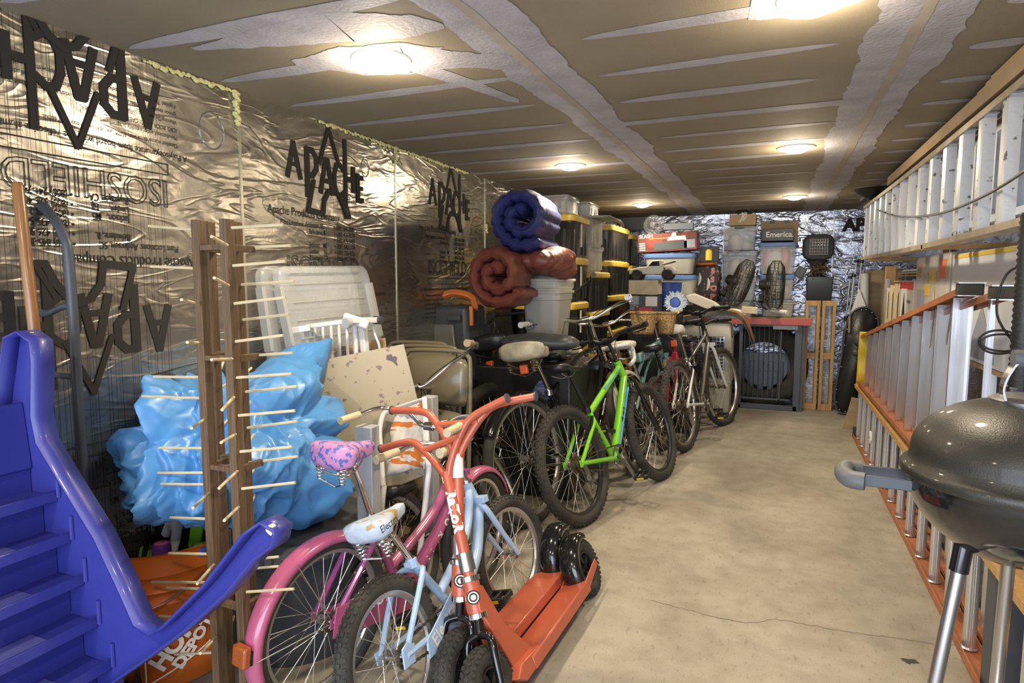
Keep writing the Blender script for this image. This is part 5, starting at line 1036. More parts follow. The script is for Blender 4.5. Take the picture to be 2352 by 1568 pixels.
g = G(); p = at(1706, 487, y=7.95); g.tube(cat([p + V((-.14, 0, -.02)), p + V((-.07, 0, .02)), p + V((0, 0, .03)), p + V((.07, 0, .02)), p + V((.14, 0, -.02))], 5), [.006] * 5 + [.012] * 10 + [.006] * 6, 6); tag(obj('coat_hanger', g, K['black']), 'black coat hanger lying on the small brown box', 'hanger')
# left part: printed toy box, blue lidded tub, masks
YL = 7.35
o, x0, x1, zb_, z1 = pb('toy_car_box', 'large red and black printed toy car box with a picture of a white truck', 1466, 541, 1602, 582, YL, .30, 'trunkred', rz=.0)
o.rotation_euler = (0, -.045, 0); o.location.z += .02
w_ = x1 - x0; h_ = z1 - zb_
def face(nm, cx, cz, sx, sz, m, tilt=0): g = G(); g.box((cx, -.152, cz), (sx, .003, sz), (0, tilt, 0)); return obj(nm, g, K[m], o)
face('window_panel', w_ * .06, h_ * .30, w_ * .55, h_ * .42, 'metalgrey'); face('window_panel', w_ * .38, h_ * .35, w_ * .18, h_ * .45, 'bluegrey')
g = G(); g.prism([(-.06, 0), (-.05, .035), (-.02, .045), (-.005, .08), (.035, .085), (.045, .045), (.14, .045), (.15, .0)], .002, lambda u, v, q: (w_ * .10 + u, -.153 - q, h_ * .58 + v)); obj('truck_picture', g, K['whitet'], o)
text('SLASH', .055, K['whitet'], o, TR(-w_ * .47, -.153, h_ * .80) @ RX(pi / 2), 'lettering', .001); text('SHORT COURSE RACE TRUCK', .02, K['yelink'], o, TR(-w_ * .30, -.153, h_ * .70) @ RX(pi / 2), 'lettering')
for i in range(4): face('print_line', -w_ * .42, h_ * (.5 - i * .12), w_ * .1, .012, 'whitet')
ctote('clear tub with a blue lid under the printed toy car box', 1478, 583, 1597, 630, 7.32, .36, 'frost', 'bluelid')
ctote('clear blue-tinted tub, lower one under the printed toy car box', 1480, 632, 1597, 700, 7.34, .36, 'frost', 'bluelid')
bx3('storage_bin', 'dark storage bin supporting the tubs under the toy car box', -1.45, -1.02, 7.32, 7.68, .0, at(1480, 700, y=7.34).z, 'totek', bev=.01)
g = G(); p = at(1500, 516, y=7.45); g.lathe([(.11, 0), (.115, .02), (.10, .03), (.06, .01), (.05, -.03), (.03, -.05), (0, -.05)], p, 'y', 36); g.lathe([(.075, .0), (.082, -.01), (.075, -.02)], p, 'y', 30); tag(obj('glass_bowl', g, K['clear'], None, 40), 'clear round glass dish on edge above the printed toy car box', 'dish')
o, *_ = pb('foam_tray', 'pale blue foam strip with a notched edge above the printed toy car box', 1524, 513, 1592, 528, 7.5, .1, 'bluegrey')
o, *_ = pb('candle_box', 'open gilt box with a yellow candle, right of the printed toy car box', 1608, 566, 1650, 602, 7.4, .12, 'black'); g = G(); g.lathe([(0, .02), (.035, .02), (.035, .12), (.02, .14), (0, .14)], (0, -.07, 0), n=16); obj('candle', g, K['yelp'], o)
o, x0, x1, zb_, z1 = pb('halloween_bag', 'dark patterned bag with ghosts and orange letters', 1562, 610, 1652, 690, 7.72, .26, 'hallow', bev=.02)
for i, ch in enumerate('SSOP'): text(ch, .085, K['scoot'], o, TR((x1 - x0) * .30, -.135, .32 - i * .10) @ RX(pi / 2), 'lettering', .006)
for i in range(4):
    g = G(); g.tube(cat([(-.20 + i * .10, -.125, .33 - (i % 2) * .06), (-.19 + i * .10, -.13, .26 - (i % 2) * .06), (-.21 + i * .10, -.125, .18 - (i % 2) * .06)], 4), [.004, .010, .014, .017, .018, .018, .016, .012, .006], 8); obj('ghost_print', g, K['whitet'], o)
tag(obj('tissue_paper', heap(tuple(at(1600, 606, y=7.82)), [(tuple(at(1575, 607, y=7.82)), (.10, .09, .05)), (tuple(at(1622, 606, y=7.82)), (.15, .09, .035))], .2, 8, 5, 1), K['orangep'], None, 60), 'crumpled orange and white wrapping on the dark patterned bag', 'wrapping')
bx3('storage_bin', 'dark bin on the table supporting the patterned bag', -1.05, -.55, 7.72, 7.98, ZT, at(1600, 690, y=7.72).z, 'totek', bev=.01)
# toy truck on a cardboard box
YV = 6.6
o, x0, x1, zb_, z1 = pb('cardboard_box', 'open yellowish cardboard box with taped torn lid, under the toy truck', 1444, 643, 1512, 676, YV, .3, 'cardl')
o, *_ = pb('game_box', 'dark printed box with small white panels under the yellowish cardboard box', 1446, 678, 1512, 722, YV + .01, .29, 'metalgrey')
for i, (u, v, a_, b_) in enumerate(((-.1, .15, .1, .09), (.08, .14, .12, .1), (.02, .05, .14, .05))): g = G(); g.box((u, -.147, v), (a_, .003, b_)); obj('print_panel', g, K[('bluegrey', 'whitet', 'redink')[i]], o)
bx3('storage_bin', 'black bin supporting the game box and cardboard box', -1.42, -.9, 6.55, 6.92, 0, at(1446, 722, y=6.6).z, 'totek', bev=.01)
p = at(1500, 628, y=6.7)
t = thing('toy_truck', 'white radio-controlled toy pickup truck on the yellowish cardboard box', 'toy truck', None, (p.x, 6.7, z1)); g = G()
g.prism([(-.24, .06), (-.235, .11), (-.12, .135), (-.05, .14), (.0, .20), (.09, .205), (.11, .14), (.20, .135), (.24, .10), (.24, .06)], .17, lambda u, v, q: (u, -.085 + q, v)); obj('body', g, K['cream'], t, 30, .012)
g = G(); g.prism([(-.035, .145), (.01, .19), (.075, .193), (.08, .145)], .174, lambda u, v, q: (u, -.087 + q, v)); obj('side_window', g, K['blackg'], t)
for x in (-.15, .16):
    for y in (-.095, .095): g = G(); g.lathe([(.02, -.02), (.05, -.025), (.058, 0), (.05, .025), (.02, .02)], (x, y, .058), 'y', 20); g.lathe([(0, -.015), (.02, -.02), (.02, .02), (0, .015)], (x, y, .058), 'y', 12); obj('wheel', g, K['rubber'], t)
g = G(); g.tube([(.1, -.06, .16), (.22, -.06, .19), (.22, .06, .19), (.1, .06, .16)], .006, 6); obj('roll_bar', g, K['black'], t); text('7', .05, K['ink'], t, TR(.115, -.088, .09) @ RX(pi / 2), 'lettering', .002)
g = G(); p = at(1536, 650, y=6.98); g.lathe([(0, -.25), (.12, -.25), (.14, .0), (.15, .01)], p, n=32); tag(obj('plastic_tub', g, K['bluetub'], None, 40), 'blue plastic tub beside the dark patterned bag', 'tub')
bx3('storage_bin', 'dark crate supporting the blue plastic tub', -1.1, -.85, 6.88, 7.10, 0, p.z - .251, 'totek', bev=.01).location.x = p.x
# desk fans lying on edge
def fan(label, a, b, y, ang):
    p = at(a, b, y=y); R_ = .27; t = thing('desk_fan', label, 'fan', 'black wire desk fans on the red-edged table', M_=TR(*p) @ RY(ang)); g = G(RZ(.25))
    M0 = RZ(pi / 2 - .12)
    g = G(M0)
    for k in range(40):
        a_ = 2 * pi * k / 40; ca, sa = cos(a_), sin(a_); g.tube([(R_ * .2 * ca, -.085, R_ * .2 * sa), (R_ * .8 * ca, -.075, R_ * .8 * sa), (R_ * ca, -.035, R_ * sa), (R_ * ca, .035, R_ * sa), (R_ * .8 * ca, .075, R_ * .8 * sa), (R_ * .2 * ca, .085, R_ * .2 * sa)], .0022, 4)
    for r_, yy in ((R_, 0), (R_, .037), (R_, -.037), (R_ * .8, .075), (R_ * .8, -.075), (R_ * .5, .08), (R_ * .5, -.08), (R_ * .2, -.085)): g.tube([(r_ * cos(2 * pi * k / 32), yy, r_ * sin(2 * pi * k / 32)) for k in range(32)], .003, 4, True)
    obj('wire_cage', g, K['wire'], t)
    g = G(M0)
    for k in range(4):
        a_ = k * pi / 2; rows = [[(r_ * cos(a_ + s_) , -.02 + .04 * (s_ / .9), r_ * sin(a_ + s_)) for s_ in (0, .3, .6, .9)] for r_ in (.03, .08, .13, .165)]; g.grid(rows)
    obj('blades', g, K['frost'], t).modifiers.new('s', 'SOLIDIFY').thickness = .002
    g = G(M0); g.lathe([(0, .05), (.05, .05), (.055, .09), (.055, .15), (.04, .17), (0, .17)], (0, 0, 0), 'y', 24); obj('motor_housing', g, K['black'], t); g = G(M0); g.lathe([(0, -.09), (.04, -.088), (.04, -.08), (0, -.08)], (0, 0, 0), 'y', 20); obj('centre_cap', g, K['black'], t)
    g = G(M0 @ TR(0, 0, 0)); g.tube(cat([(0, .12, -.03), (-.05, .13, -.14), (-.10, .12, -.22), (-.09, .06, -.27)], 5), .011, 8); g.box((-.07, .13, -.15), (.06, .05, .09), (0, .5, 0)); obj('stand', g, K['black'], t, 40, .003)
    g = G(); g.tube(cat([(-.1, -.05, -.2), (-.16, -.1, -.1), (-.2, -.12, -.14), (-.14, -.12, -.24), (.0, -.14, -.265), (.12, -.13, -.25)], 6), .0035, 6); obj('power_cord', g, K['black'], t)
    return t
K['wire'] = mat('dark_wire', (.075, .065, .05), .35, .7)
fan('black wire desk fan tilted to the right, left one of two on the table', 1702, 650, 7.62, .32)
fan('black wire desk fan standing upright, right one of two on the table', 1781, 655, 7.62, .02)
g = G(); p = at(1800, 718, y=7.55); g.tube([p + V((-.12, .1, .02)), p + V((.04, -.03, 0))], .028, 18); q = tag(obj('plastic_pipe', g, K['pvc']), 'short white plastic pipe lying on the red-edged table', 'pipe'); 
# paper, cables and small things in front of the fans on the crate
p = at(1660, 722, y=7.35); tag(obj('cable_heap', heap(tuple(p), [(tuple(p), (.22, .12, .06))], .35, 16, 5, 8), K['white'], None, 60), 'tangled white and silver cables on top of the animal crate', 'cables')
g = G(); p = at(1722, 712, y=7.3); g.box(p, (.16, .1, .07), (0, .05, 0)); tag(obj('paper_parcel', g, K['cardl'], None, 30, .004), 'small brown paper parcel in front of the left fan', 'parcel')
g = G(); a = at(1580, 680, y=7.22); g.prism([(0, 0), (.08, .03), (.30, -.06), (.40, -.14), (.38, -.165), (.2, -.13), (.03, -.06)], .16, lambda u, v, q: (a.x - .02 + u, 7.22 + q, a.z + v)); tag(obj('cream_tray', g, K['cream'], None, 30, .006), 'long cream plastic tray lying behind the handlebars', 'tray')
# animal crate
x0, _ = XZ(1545, 760, 7.2); x1, zc_ = XZ(1684, 742, 7.2)
t = thing('animal_crate', 'large beige plastic animal crate with wire mesh windows, beside the tyre', 'pet crate', None, (0, 0, 0)); ya, yb = 7.2, 7.64; xa, xb = x0, x1
g = G(); rr = roundrect(2, 2, .12, 3); cx_, cy_, hx, hy = (xa + xb) / 2, (ya + yb) / 2, (xb - xa) / 2, (yb - ya) / 2
rows = [[V((cx_ + u * hx * k, cy_ + v * hy * k, z)) for u, v in rr] for k, z in ((.93, 0), (.96, .36), (1, .37), (1, .40), (.97, .41), (.94, zc_ - .05), (.90, zc_ - .01), (.6, zc_))]; g.grid(rows, False, True, True); obj('shell', g, K['beigep'], t, 30)
wx = hx * 1.1
g = G(); g.box((cx_ + .02, ya + .012, .64), (hx * 1.35, .02, .46)); o = obj('front_opening', g, K['black'], t)
g = G()
for i in range(12): x = cx_ + .02 - hx * .66 + hx * 1.32 * i / 11; g.box((x, ya - .003, .64), (.006, .006, .46))
for i in range(13): z = .42 + .44 * i / 12; g.box((cx_ + .02, ya - .005, z), (hx * 1.35, .006, .006))
obj('wire_mesh', g, K['chrome'], t); g = G(); g.box((xb - .018, cy_, .64), (.012, hy * 1.3, .44)); obj('side_opening', g, K['black'], t)
g = G()
for i in range(9): g.box((xb - .010, cy_ - hy * .62 + hy * 1.24 * i / 8, .64), (.006, .014, .44))
for i in range(14): g.box((xb - .009, cy_, .43 + .42 * i / 13), (.006, hy * 1.3, .012))
obj('side_grille', g, K['beigep'], t)
# skis lying across the crate with curved tips
for i, (dx, dz, lab) in enumerate(((0, 0, 'brown ski with a curved tip lying over the animal crate, the front one'), (.05, .012, 'brown ski with a curved tip lying over the animal crate, the rear one'))):
    pts = [at(*q, y=7.1) + V((dx * .3, .13 * i, dz)) for q in ((1520, 742), (1600, 727), (1650, 719), (1690, 724), (1712, 745), (1724, 775), (1729, 792))]; c_ = cat(pts, 6); g = G(); rows = [[p + V((0, a_, b_)) for a_, b_ in ((-.05, -.02), (.05, .018), (.05, .026), (-.05, -.012))] for p in c_]; g.grid(rows, False, True, True)
    q = tag(obj('ski', g, K['brownp'] if i else K['rimdark'], None, 30), lab, 'ski', None)
    g = G(); rows = [[p + V((0, a_, a_ * .38 - .004)) for a_ in (-.044, .044)] for p in c_[24:]]; g.grid(rows); obj('ski_base', g, K['raillt'], q)
# tyres behind the grey gate
def tyre3(label, c, R_, w_, rz=0):
    t = thing('car_tyre', label, 'tyre', 'car tyres behind the grey gate', M_=TR(*c) @ RZ(rz)); g = G(); g.lathe([(R_ * .60, -w_ * .45), (R_ * .63, -w_ * .5), (R_ * .8, -w_ * .55), (R_ * .95, -w_ * .5), (R_, -w_ * .38), (R_ * 1.005, 0), (R_, w_ * .38), (R_ * .95, w_ * .5), (R_ * .8, w_ * .55), (R_ * .63, w_ * .5), (R_ * .60, w_ * .45)], (0, 0, 0), 'y', 64); o = obj('tyre', g, K['rubber'], t, 50)
    g = G()
    for k in range(64):
        for s_ in (-1, 0, 1): a_ = 2 * pi * (k + .5 * (s_ == 0)) / 64; M0 = RY(-a_) @ TR(R_ * 1.004, s_ * w_ * .3, 0) @ RX(.4 * (1 if k % 2 else -1)); g.add([M0 @ V((x, y, z)) for x in (-.004, .008) for y in (-w_ * .11, w_ * .11) for z in (-.011, .011)], [(0, 1, 3, 2), (4, 6, 7, 5), (0, 4, 5, 1), (2, 3, 7, 6), (0, 2, 6, 4), (1, 5, 7, 3)])
    obj('tread', g, K['rubber'], t, 0)
tc_ = at(1748, 832, y=8.02)
for i in range(2):
    yy = 8.03 + .0 * i
tyre3('black car tyre standing on edge behind the grey gate', (tc_.x + .03, 8.12, .475), .475, .30)
g = G(); g.box((tc_.x, 8.31, .30), (.75, .05, .60)); 
for i in range(7): g.tube([(tc_.x - .33 + i * .11, 8.285, .02), (tc_.x - .33 + i * .11, 8.285, .50)], .035, 10)
tag(obj('corrugated_panel', g, K['bluegrey'], None, 40), 'ribbed blue-grey panel seen through the hole of the tyre', 'panel')
# grey metal gate
y = 7.78; gx0, gx1 = at(1697, 930, y=y).x, at(1823, 930, y=y).x; gz = at(1790, 742, y=y).z
t = thing('metal_gate', 'dark grey metal safety gate of thin bars standing in front of the tyre', 'gate', None, ((gx0 + gx1) / 2, y, 0)); hx = (gx1 - gx0) / 2
g = G(); g.box((0, 0, .03), (2 * hx + .06, .05, .06)); g.box((hx + .02, 0, gz / 2), (.075, .05, gz)); g.box((-hx, 0, gz / 2), (.04, .05, gz)); g.box((0, 0, gz - .03), (2 * hx, .03, .03)); g.box((-.02, 0, .12), (2 * hx - .05, .025, .022)); g.box((hx - .16, 0, .51), (.022, .025, .8)); obj('frame', g, K['metalgrey'], t, 30, .005)
for i in range(8):
    x = -hx + .04 + (2 * hx - .22) * i / 7; g = G(); g.tube([(x, 0, .1), (x, 0, gz - .03)], .0065, 8); obj('bar', g, K['metalgrey'], t)
g = G(); g.box((hx - .12, -.02, gz - .045), (.26, .03, .05)); obj('latch_plate', g, K['greyp'], t, 30, .004); g = G(); g.tube([(-hx, 0, .45), (hx - .16, 0, .45)], .005, 6); obj('cross_wire', g, K['metalgrey'], t)
# two wooden frames
for i, (a, b) in enumerate(((1850, 1884), (1888, 1920))):
    y = 8.02; fx0, fx1 = at(a, 700, y=y).x, at(b, 700, y=y).x; fz = at(1880, 690, y=y).z
    t = thing('pine_rack', 'narrow pine frame with two glass openings, ' + ('left' if i == 0 else 'right') + ' one of the pair under the grey bin', 'frame', 'narrow pine frames under the grey bin', (0, y, 0)); w_ = .035
    g = G(); 
    for x in (fx0 + w_ / 2, fx1 - w_ / 2): g.box((x, 0, fz / 2), (w_, .14, fz))
    for z, h in ((.035, .07), (fz * .50, .07), (fz - .03, .06)): g.box(((fx0 + fx1) / 2, 0, z), (fx1 - fx0 - 2 * w_ + .001, .14, h))
    obj('timber', g, K['pine'], t, 30, .003); g = G(); g.box(((fx0 + fx1) / 2, .05, fz / 2), (fx1 - fx0 - .04, .004, fz - .1)); obj('glass', g, K['clear'], t)
# grey bin, grill parts, pet carrier, snowshoe, poles
y = 8.0; x0, z1 = XZ(1853, 636, 8.0); x1, _ = XZ(1914, 636, y); zb_ = at(1853, 690, y=8.0).z
g = G(); rr = roundrect(2, 2, .1, 3); cx_ = (x0 + x1) / 2; rows = [[V((cx_ + u * (x1 - x0) / 2 * k, 8.1 + v * .13 * k, z)) for u, v in rr] for k, z in ((.93, fz + .002), (.99, z1 - .02), (1.03, z1 - .018), (1.03, z1))]; g.grid(rows, False, True); g.add([(cx_ + u * (x1 - x0) / 2 * .93, 8.1 + v * .13 * .93, fz + .002) for u, v in rr], [tuple(range(len(rr)))]); o = obj('grey_bin', g, K['metalgrey'], None, 40); o.modifiers.new('s', 'SOLIDIFY').thickness = .004; tag(o, 'dark grey open bin standing on the two pine frames', 'bin')
g = G(); p = at(1878, 622, y=8.05); random.seed(9)
for k in range(26): c_ = p + V((random.uniform(-.10, .10), random.uniform(-.05, .05), random.uniform(-.03, .06))); d_ = V((random.uniform(-1, 1), random.uniform(-.4, .4), random.uniform(-.7, .7))).normalized() * .09; g.tube([c_ - d_, c_ + d_], .005, 5)
tag(obj('metal_rods', g, K['rust'], None), 'tangle of rusty metal rods in the dark grey bin', 'rods')
g = G(); p = at(1838, 625, y=8.05); g.box(p, (.10, .12, .12), (0, .5, 0)); tag(obj('ribbed_adapter', g, K['tool'], None, 30, .01), 'dark ribbed hose end left of the rusty rods', 'hose')
p = at(1879, 568, y=8.15); t = thing('pet_carrier', 'small black pet carrier with a wire door, above the grey bin', 'pet carrier', None, (p.x, 8.18, p.z)); g = G()
rows = [[V((u * .16 * k, z, v * .145 * k)) for u, v in roundrect(2, 2, .6, 5)] for k, z in ((.88, -.15), (1, -.13), (1, .10), (.9, .13))]; g.grid(rows, False, True, True); obj('shell', g, K['tool'], t, 50)
g = G(); g.box((0, -.151, 0), (.21, .006, .19)); obj('door_opening', g, K['black'], t, 30, .01); g = G()
for i in range(8): g.tube([(-.09 + i * .026, -.156, -.09), (-.09 + i * .026, -.156, .09)], .0022, 5)
for i in range(6): g.tube([(-.1, -.156, -.085 + i * .034), (.1, -.156, -.085 + i * .034)], .0022, 5)
for i in range(5):
    for j_ in range(2): g.ell((-.06 + i * .03, -.158, .02 + j_ * .03), (.007, .002, .007), 4, 8)
obj('wire_door', g, K['chrome'], t)
g = G(); g.lathe([(0, 0), (.12, 0), (.10, .05), (.05, .08), (.08, .20), (.13, .24)], (p.x, 8.18, p.z - .145 - .24), n=24); tag(obj('grey_pedestal', g, K['tool'], None), 'grey waisted plastic pedestal below the pet carrier', 'pedestal')
def pole(label, a, b, y, r_, m='steel', nm='pole'):
    A, B = at(*a, y=y), at(*b, y=y); B = B + (B - A) * ((B.z - .01) / (A.z - B.z)); g = G(); g.tube([A, A.lerp(B, .3), A.lerp(B, .3), B], [r_ * .8, r_ * .8, r_, r_], 10); A2 = A + (A - B).normalized() * .03
    o = obj(nm, g, K[m]); g = G(); g.tube([A, A2], r_ * 2, 10); g.tube([A.lerp(B, .28), A.lerp(B, .32)], r_ * 1.8, 10); obj('end_fitting', g, K['black'], o); return tag(o, label, 'tripod leg' if nm == 'tripod_leg' else 'pole', 'slim silver poles leaning in the back corner')
for i, (a, b) in enumerate((((1967, 603), (1934, 900)), ((1979, 603), (1940, 905)), ((1952, 640), (1925, 905)), ((1961, 636), (1930, 900)))):
    pole('slim silver telescopic pole in the back corner, ' + ('tallest left', 'tallest right', 'shorter left', 'shorter right')[i] + ' of four', a, b, 8.05 - .03 * i, .011, 'steel')
g = G(); a, b = at(1986, 628, y=8.0), at(1984, 900, y=8.0); b.z = .01; g.tube([a, b], .045, 20); tag(obj('paper_roll', g, K['pvc']), 'tall white paper roll standing in the back right corner', 'roll')
g = G(); p = at(1972, 690, y=7.9); g.prism([(-.03, .01 - p.z), (-.07, -.13), (.0, .13), (.07, -.05), (.03, .01 - p.z)], .03, lambda u, v, q: (p.x + u, 7.9 + q, p.z + v)); tag(obj('white_pennant', g, K['white'], None, 30), 'white pointed plastic piece beside the paper roll', 'plastic piece')
# snowshoe leaning in the corner
P0, P1 = at(1990, 706, y=7.75), at(1937, 920, y=7.75); P1.z = .02; ax_ = (P1 - P0); L0 = ax_.length; ax_.normalize(); sx_ = V((1, 0, 0)) - ax_ * ax_.x; sx_.normalize()
t = thing('snowshoe', 'long black snowshoe with riveted edge leaning beside the yellow ladder cap', 'snowshoe', None, (P1.x, 7.55, 0)); G0 = TR(-P1.x, -7.55, 0)
def so(u, v, w_=0): return P0 + ax_ * (v * L0) + sx_ * u + V((0, w_, 0))
out = [(.0, 0), (.09, .03), (.145, .12), (.15, .25), (.13, .5), (.12, .8), (.08, .95), (.0, 1.0), (-.08, .95), (-.12, .8), (-.13, .5), (-.15, .25), (-.145, .12), (-.09, .03)]
cc = cat([(u, v, 0) for u, v in out], 4, True)
g = G(G0); g.add([so(c_.x, c_.y) for c_ in cc] , [tuple(range(len(cc)))]); obj('decking', g, K['seatk'], t).modifiers.new('s', 'SOLIDIFY').thickness = .006
g = G(G0); g.tube([so(c_.x, c_.y, -.005) for c_ in cc], .011, 8, True); obj('tube_rim', g, K['tool'], t)
g = G(G0)
for c_ in cc[::3]: g.ell(so(c_.x * .9, .02 + c_.y * .96, -.008), (.007, .004, .007), 4, 8)
obj('rivets', g, K['chrome'], t); g = G(G0); g.ell(so(0, .3, -.02), (.06, .03, .07), 8, 12); g.ell(so(0, .42, -.02), (.05, .03, .04), 8, 12); obj('binding', g, K['tool'], t)
g = G(G0); g.tube([so(.14, .2, -.012), so(.10, .42, -.012)], .013, 8); g.tube([so(-.14, .10, -.012), so(-.11, .25, -.012)], .013, 8); obj('bare_rim_section', g, K['raillt'], t)

# ================================================================ right side: ladders, shelf, boxes
def rung_round(g, p0, p1, r_, n=40):
    prof = [((1 + .06 * (k % 2)) * cos(2 * pi * k / n), (1 + .06 * (k % 2)) * sin(2 * pi * k / n)) for k in range(n)]; g.tube([p0, p1], r_, prof=prof)
def dshape(w_, h): return [(-w_, -h), (w_ * .6, -h), (w_, -h * .5), (w_, h * .5), (w_ * .6, h), (-w_, h)]
# extension ladder hung high on its side
t = thing('extension_ladder', 'long aluminium extension ladder hung on its side high on the right wall', 'ladder', None, (.75, 4.5, 1.68)); G0 = TR(-.75, -4.5, -1.68)
za, zb_ = 1.685, 2.185; y0, y1 = .9, 7.0
sag = lambda y: .0 - .012 * sin(pi * (y - y0) / (y1 - y0)) * 2
def rail(g, z, up, x=.75, ya=y0, yb=y1, w_=.028, h=.075, sg=True):
    n = 30; rows = []
    for i in range(n + 1):
        y = ya + (yb - ya) * i / n; s_ = sag(y) if sg else 0; rows.append([(x - .002, y, z + s_), (x + h, y, z + s_), (x + h, y, z + .006 * up + s_), (x + .006, y, z + .006 * up + s_), (x + .006, y, z + w_ * -up + s_), (x - .002, y, z + w_ * -up + s_)])
    g.grid(rows, False, True, True)
for z, up in ((zb_, -1), (za, 1)):
    g = G(G0); n = 40; rows = []
    for i in range(n + 1):
        y = y0 + (y1 - y0) * i / n; s_ = sag(y); rows.append([(.75 + a, y, z + b * up + s_) for a, b in ((0, -.006), (0, .022), (.006, .022), (.006, 0), (.07, 0), (.07, .022), (.076, .022), (.076, -.006))])
    g.grid(rows, False, True, True); obj('side_rail', g, K['raillt'], t, 30)
k = 0; y = 1.1
while y < y1:
    g = G(G0); s_ = sag(y); g.tube([(.785, y, za + s_), (.785, y, zb_ + s_)], 1.15, prof=[(a, b * 1.2) for a, b in ((-.030, -.016), (-.020, -.019), (-.018, -.017), (-.008, -.019), (-.006, -.017), (.004, -.019), (.006, -.017), (.016, -.019), (.018, -.017), (.030, -.016), (.030, .016), (-.030, .016))]); o = obj('rung', g, K['alup'], t, 20)
    g = G(G0); g.box((.785, y, zb_ - .008 + s_), (.055, .09, .006)); g.box((.785, y, za + .008 + s_), (.055, .09, .006)); obj('rung_flange', g, K['alu'], o); y += .305
g = G(G0)
for z in (za + .06, zb_ - .06): g.box((.865, 3.6, z), (.03, 5.2, .03))
obj('fly_rail', g, K['alu'], t)
y = 1.25
while y < 6.3: g = G(G0); g.box((.865, y, (za + zb_) / 2), (.028, .05, zb_ - za - .12)); obj('fly_rung', g, K['alup'], t, 20); y += .305
g = G(G0); pts = [at(2015, 482, x=.742), at(2060, 497, x=.74), at(2150, 492, x=.74), at(2250, 455, x=.74), at(2350, 395, x=.74), at(2480, 300, x=.74)]; g.tube(cat(pts, 6), .006, 6); obj('pull_rope', g, K['tool'], t)
g = G(G0); a = at(1985, 445, x=.76); g.box((.765, a.y + .05, a.z), (.02, .5, .07), (.0, 0, 0)); obj('end_bracket', g, K['raillt'], t, 30, .004)
# timber boards stored above the ladder
for i, (z0_, z1_, yb, m, lab) in enumerate(((2.193, 2.255, 5.6, 'card', 'long brown board above the hung ladder, lowest and thickest of the stack'), (2.256, 2.266, 3.3, 'ply', 'long plywood strip above the hung ladder, second of the stack'), (2.268, 2.278, 3.2, 'pine', 'long pine strip above the hung ladder, third of the stack'), (2.280, 2.290, 3.15, 'ply', 'long plywood strip above the hung ladder, topmost of the stack'))):
    bx3('timber_board', lab, .752 + .004 * i, 1.05, .9, yb, z0_, z1_, m, 'board', .001)
for y in (2.0, 4.2, 6.4):
    g = G(); g.box((1.10, y, 2.175), (.48, .04, .03)); g.box((1.10, y, 1.665), (.70, .04, .03)); g.box((1.32, y, 1.92), (.04, .04, .6)); tag(obj('wall_bracket', g, K['pine'], None, 30, .003), 'pine wall bracket carrying the hung ladder, ' + {2.0: 'nearest', 4.2: 'middle', 6.4: 'farthest'}[y] + ' of three', 'bracket', 'pine ladder brackets')
# black fixture between ceiling and boards
g = G(); p = at(2010, 412, y=6.6); g.lathe([(0, -.10), (.10, -.08), (.2, -.02), (.22, 0), (0, 0)], (p.x + .05, 6.6, 2.29), n=28); tag(obj('black_dish', g, K['black'], None), 'black dish-shaped lamp shade under the ceiling by the far end of the hung ladder', 'lamp shade')
# stepladder lying on its side on the floor ladder
t = thing('stepladder', 'orange fibreglass stepladder lying on its side with a yellow top cap', 'ladder', None, (.77, 4.8, .5)); G0 = TR(-.77, -4.8, -.5)
XS = .77
capT, capB = V((XS, 6.50, .985)), V((XS, 6.62, .53)); ft_, fb_ = V((XS, 3.30, 1.44)), V((XS, 3.30, .56))
g = G(G0)
def chan(g, a, b, w_=.075, h=.028): 
    g.bar(a, b, w_, .006, (0, 0, 1)); up = 1 if a.z < .8 else -1
    for s_ in (-1, 1): g.bar(a + V((s_ * w_ / 2, 0, up * h / 2)), b + V((s_ * w_ / 2, 0, up * h / 2)), .006, h, (0, 0, 1))
for a, b in ((capT, ft_), (capB, fb_)): g = G(G0); chan(g, a, b); obj('front_rail', g, K['fibre'], t, 30)
bT, bB = V((at(2300, 677, y=3.05).x, 3.05, 1.43)), V((XS + .12, 3.05, .58)); cT, cB = V((XS + .09, 6.45, .99)), V((XS + .09, 6.5, .55))
for a, b in ((cT, bT), (cB, bB)): g = G(G0); chan(g, a, b, .06); obj('rear_rail', g, K['fibre'], t, 30)
for i in range(10):
    s_ = (i + .6) / 10.3; a, b = capT.lerp(ft_, s_), capB.lerp(fb_, s_); g = G(G0)
    g.tube([a + V((.035, 0, -.012)), b + V((.035, 0, .012))], 1, prof=[(v_, u_) for u_, v_ in ([(-.04, -.012)] + [(-.04 + .08 * k / 12, -.012 + (-.004 if k % 2 else 0)) for k in range(1, 12)] + [(.04, -.012), (.04, .014), (.034, .014), (.034, -.006), (-.034, -.006), (-.034, .014), (-.04, .014)])]); o = obj('step', g, K['alu'], t, 20)
    a, b = cT.lerp(bT, s_), cB.lerp(bB, s_); g = G(G0); g.box(((a + b) / 2), (.02, .035, (a - b).length)); obj('rear_crossbar', g, K['alu'], t)
g = G(G0)
for s_ in (.82, .93): a = capT.lerp(ft_, s_); b = cT.lerp(bT, s_); g.bar(a + V((0, 0, -.02)), a + V((.02, .18, -.24)), .022, .004, (1, 0, 0))
obj('brace', g, K['steel'], t)
g = G(G0); c0_ = [(-.0, -.02), (.03, -.03), (.16, -.02), (.17, .0), (.16, .05), (.02, .05)]
zz0, zz1 = .50, 1.01; rows = []
for i in range(17): v = i / 16; z = zz0 + (zz1 - zz0) * v; off = .05 * cos(v * 4 * pi) * .4; rows.append([(XS - .02 + a_, 6.56 + .07 * (1 - v) + (b_ + off if b_ < 0 else b_), z) for a_, b_ in ((-.02, -.07), (.16, -.07), (.16, .05), (-.02, .05))])
g.grid(rows, False, True, True); cp = obj('top_cap', g, K['yelp'], t, 40, .006)
g = G(G0)
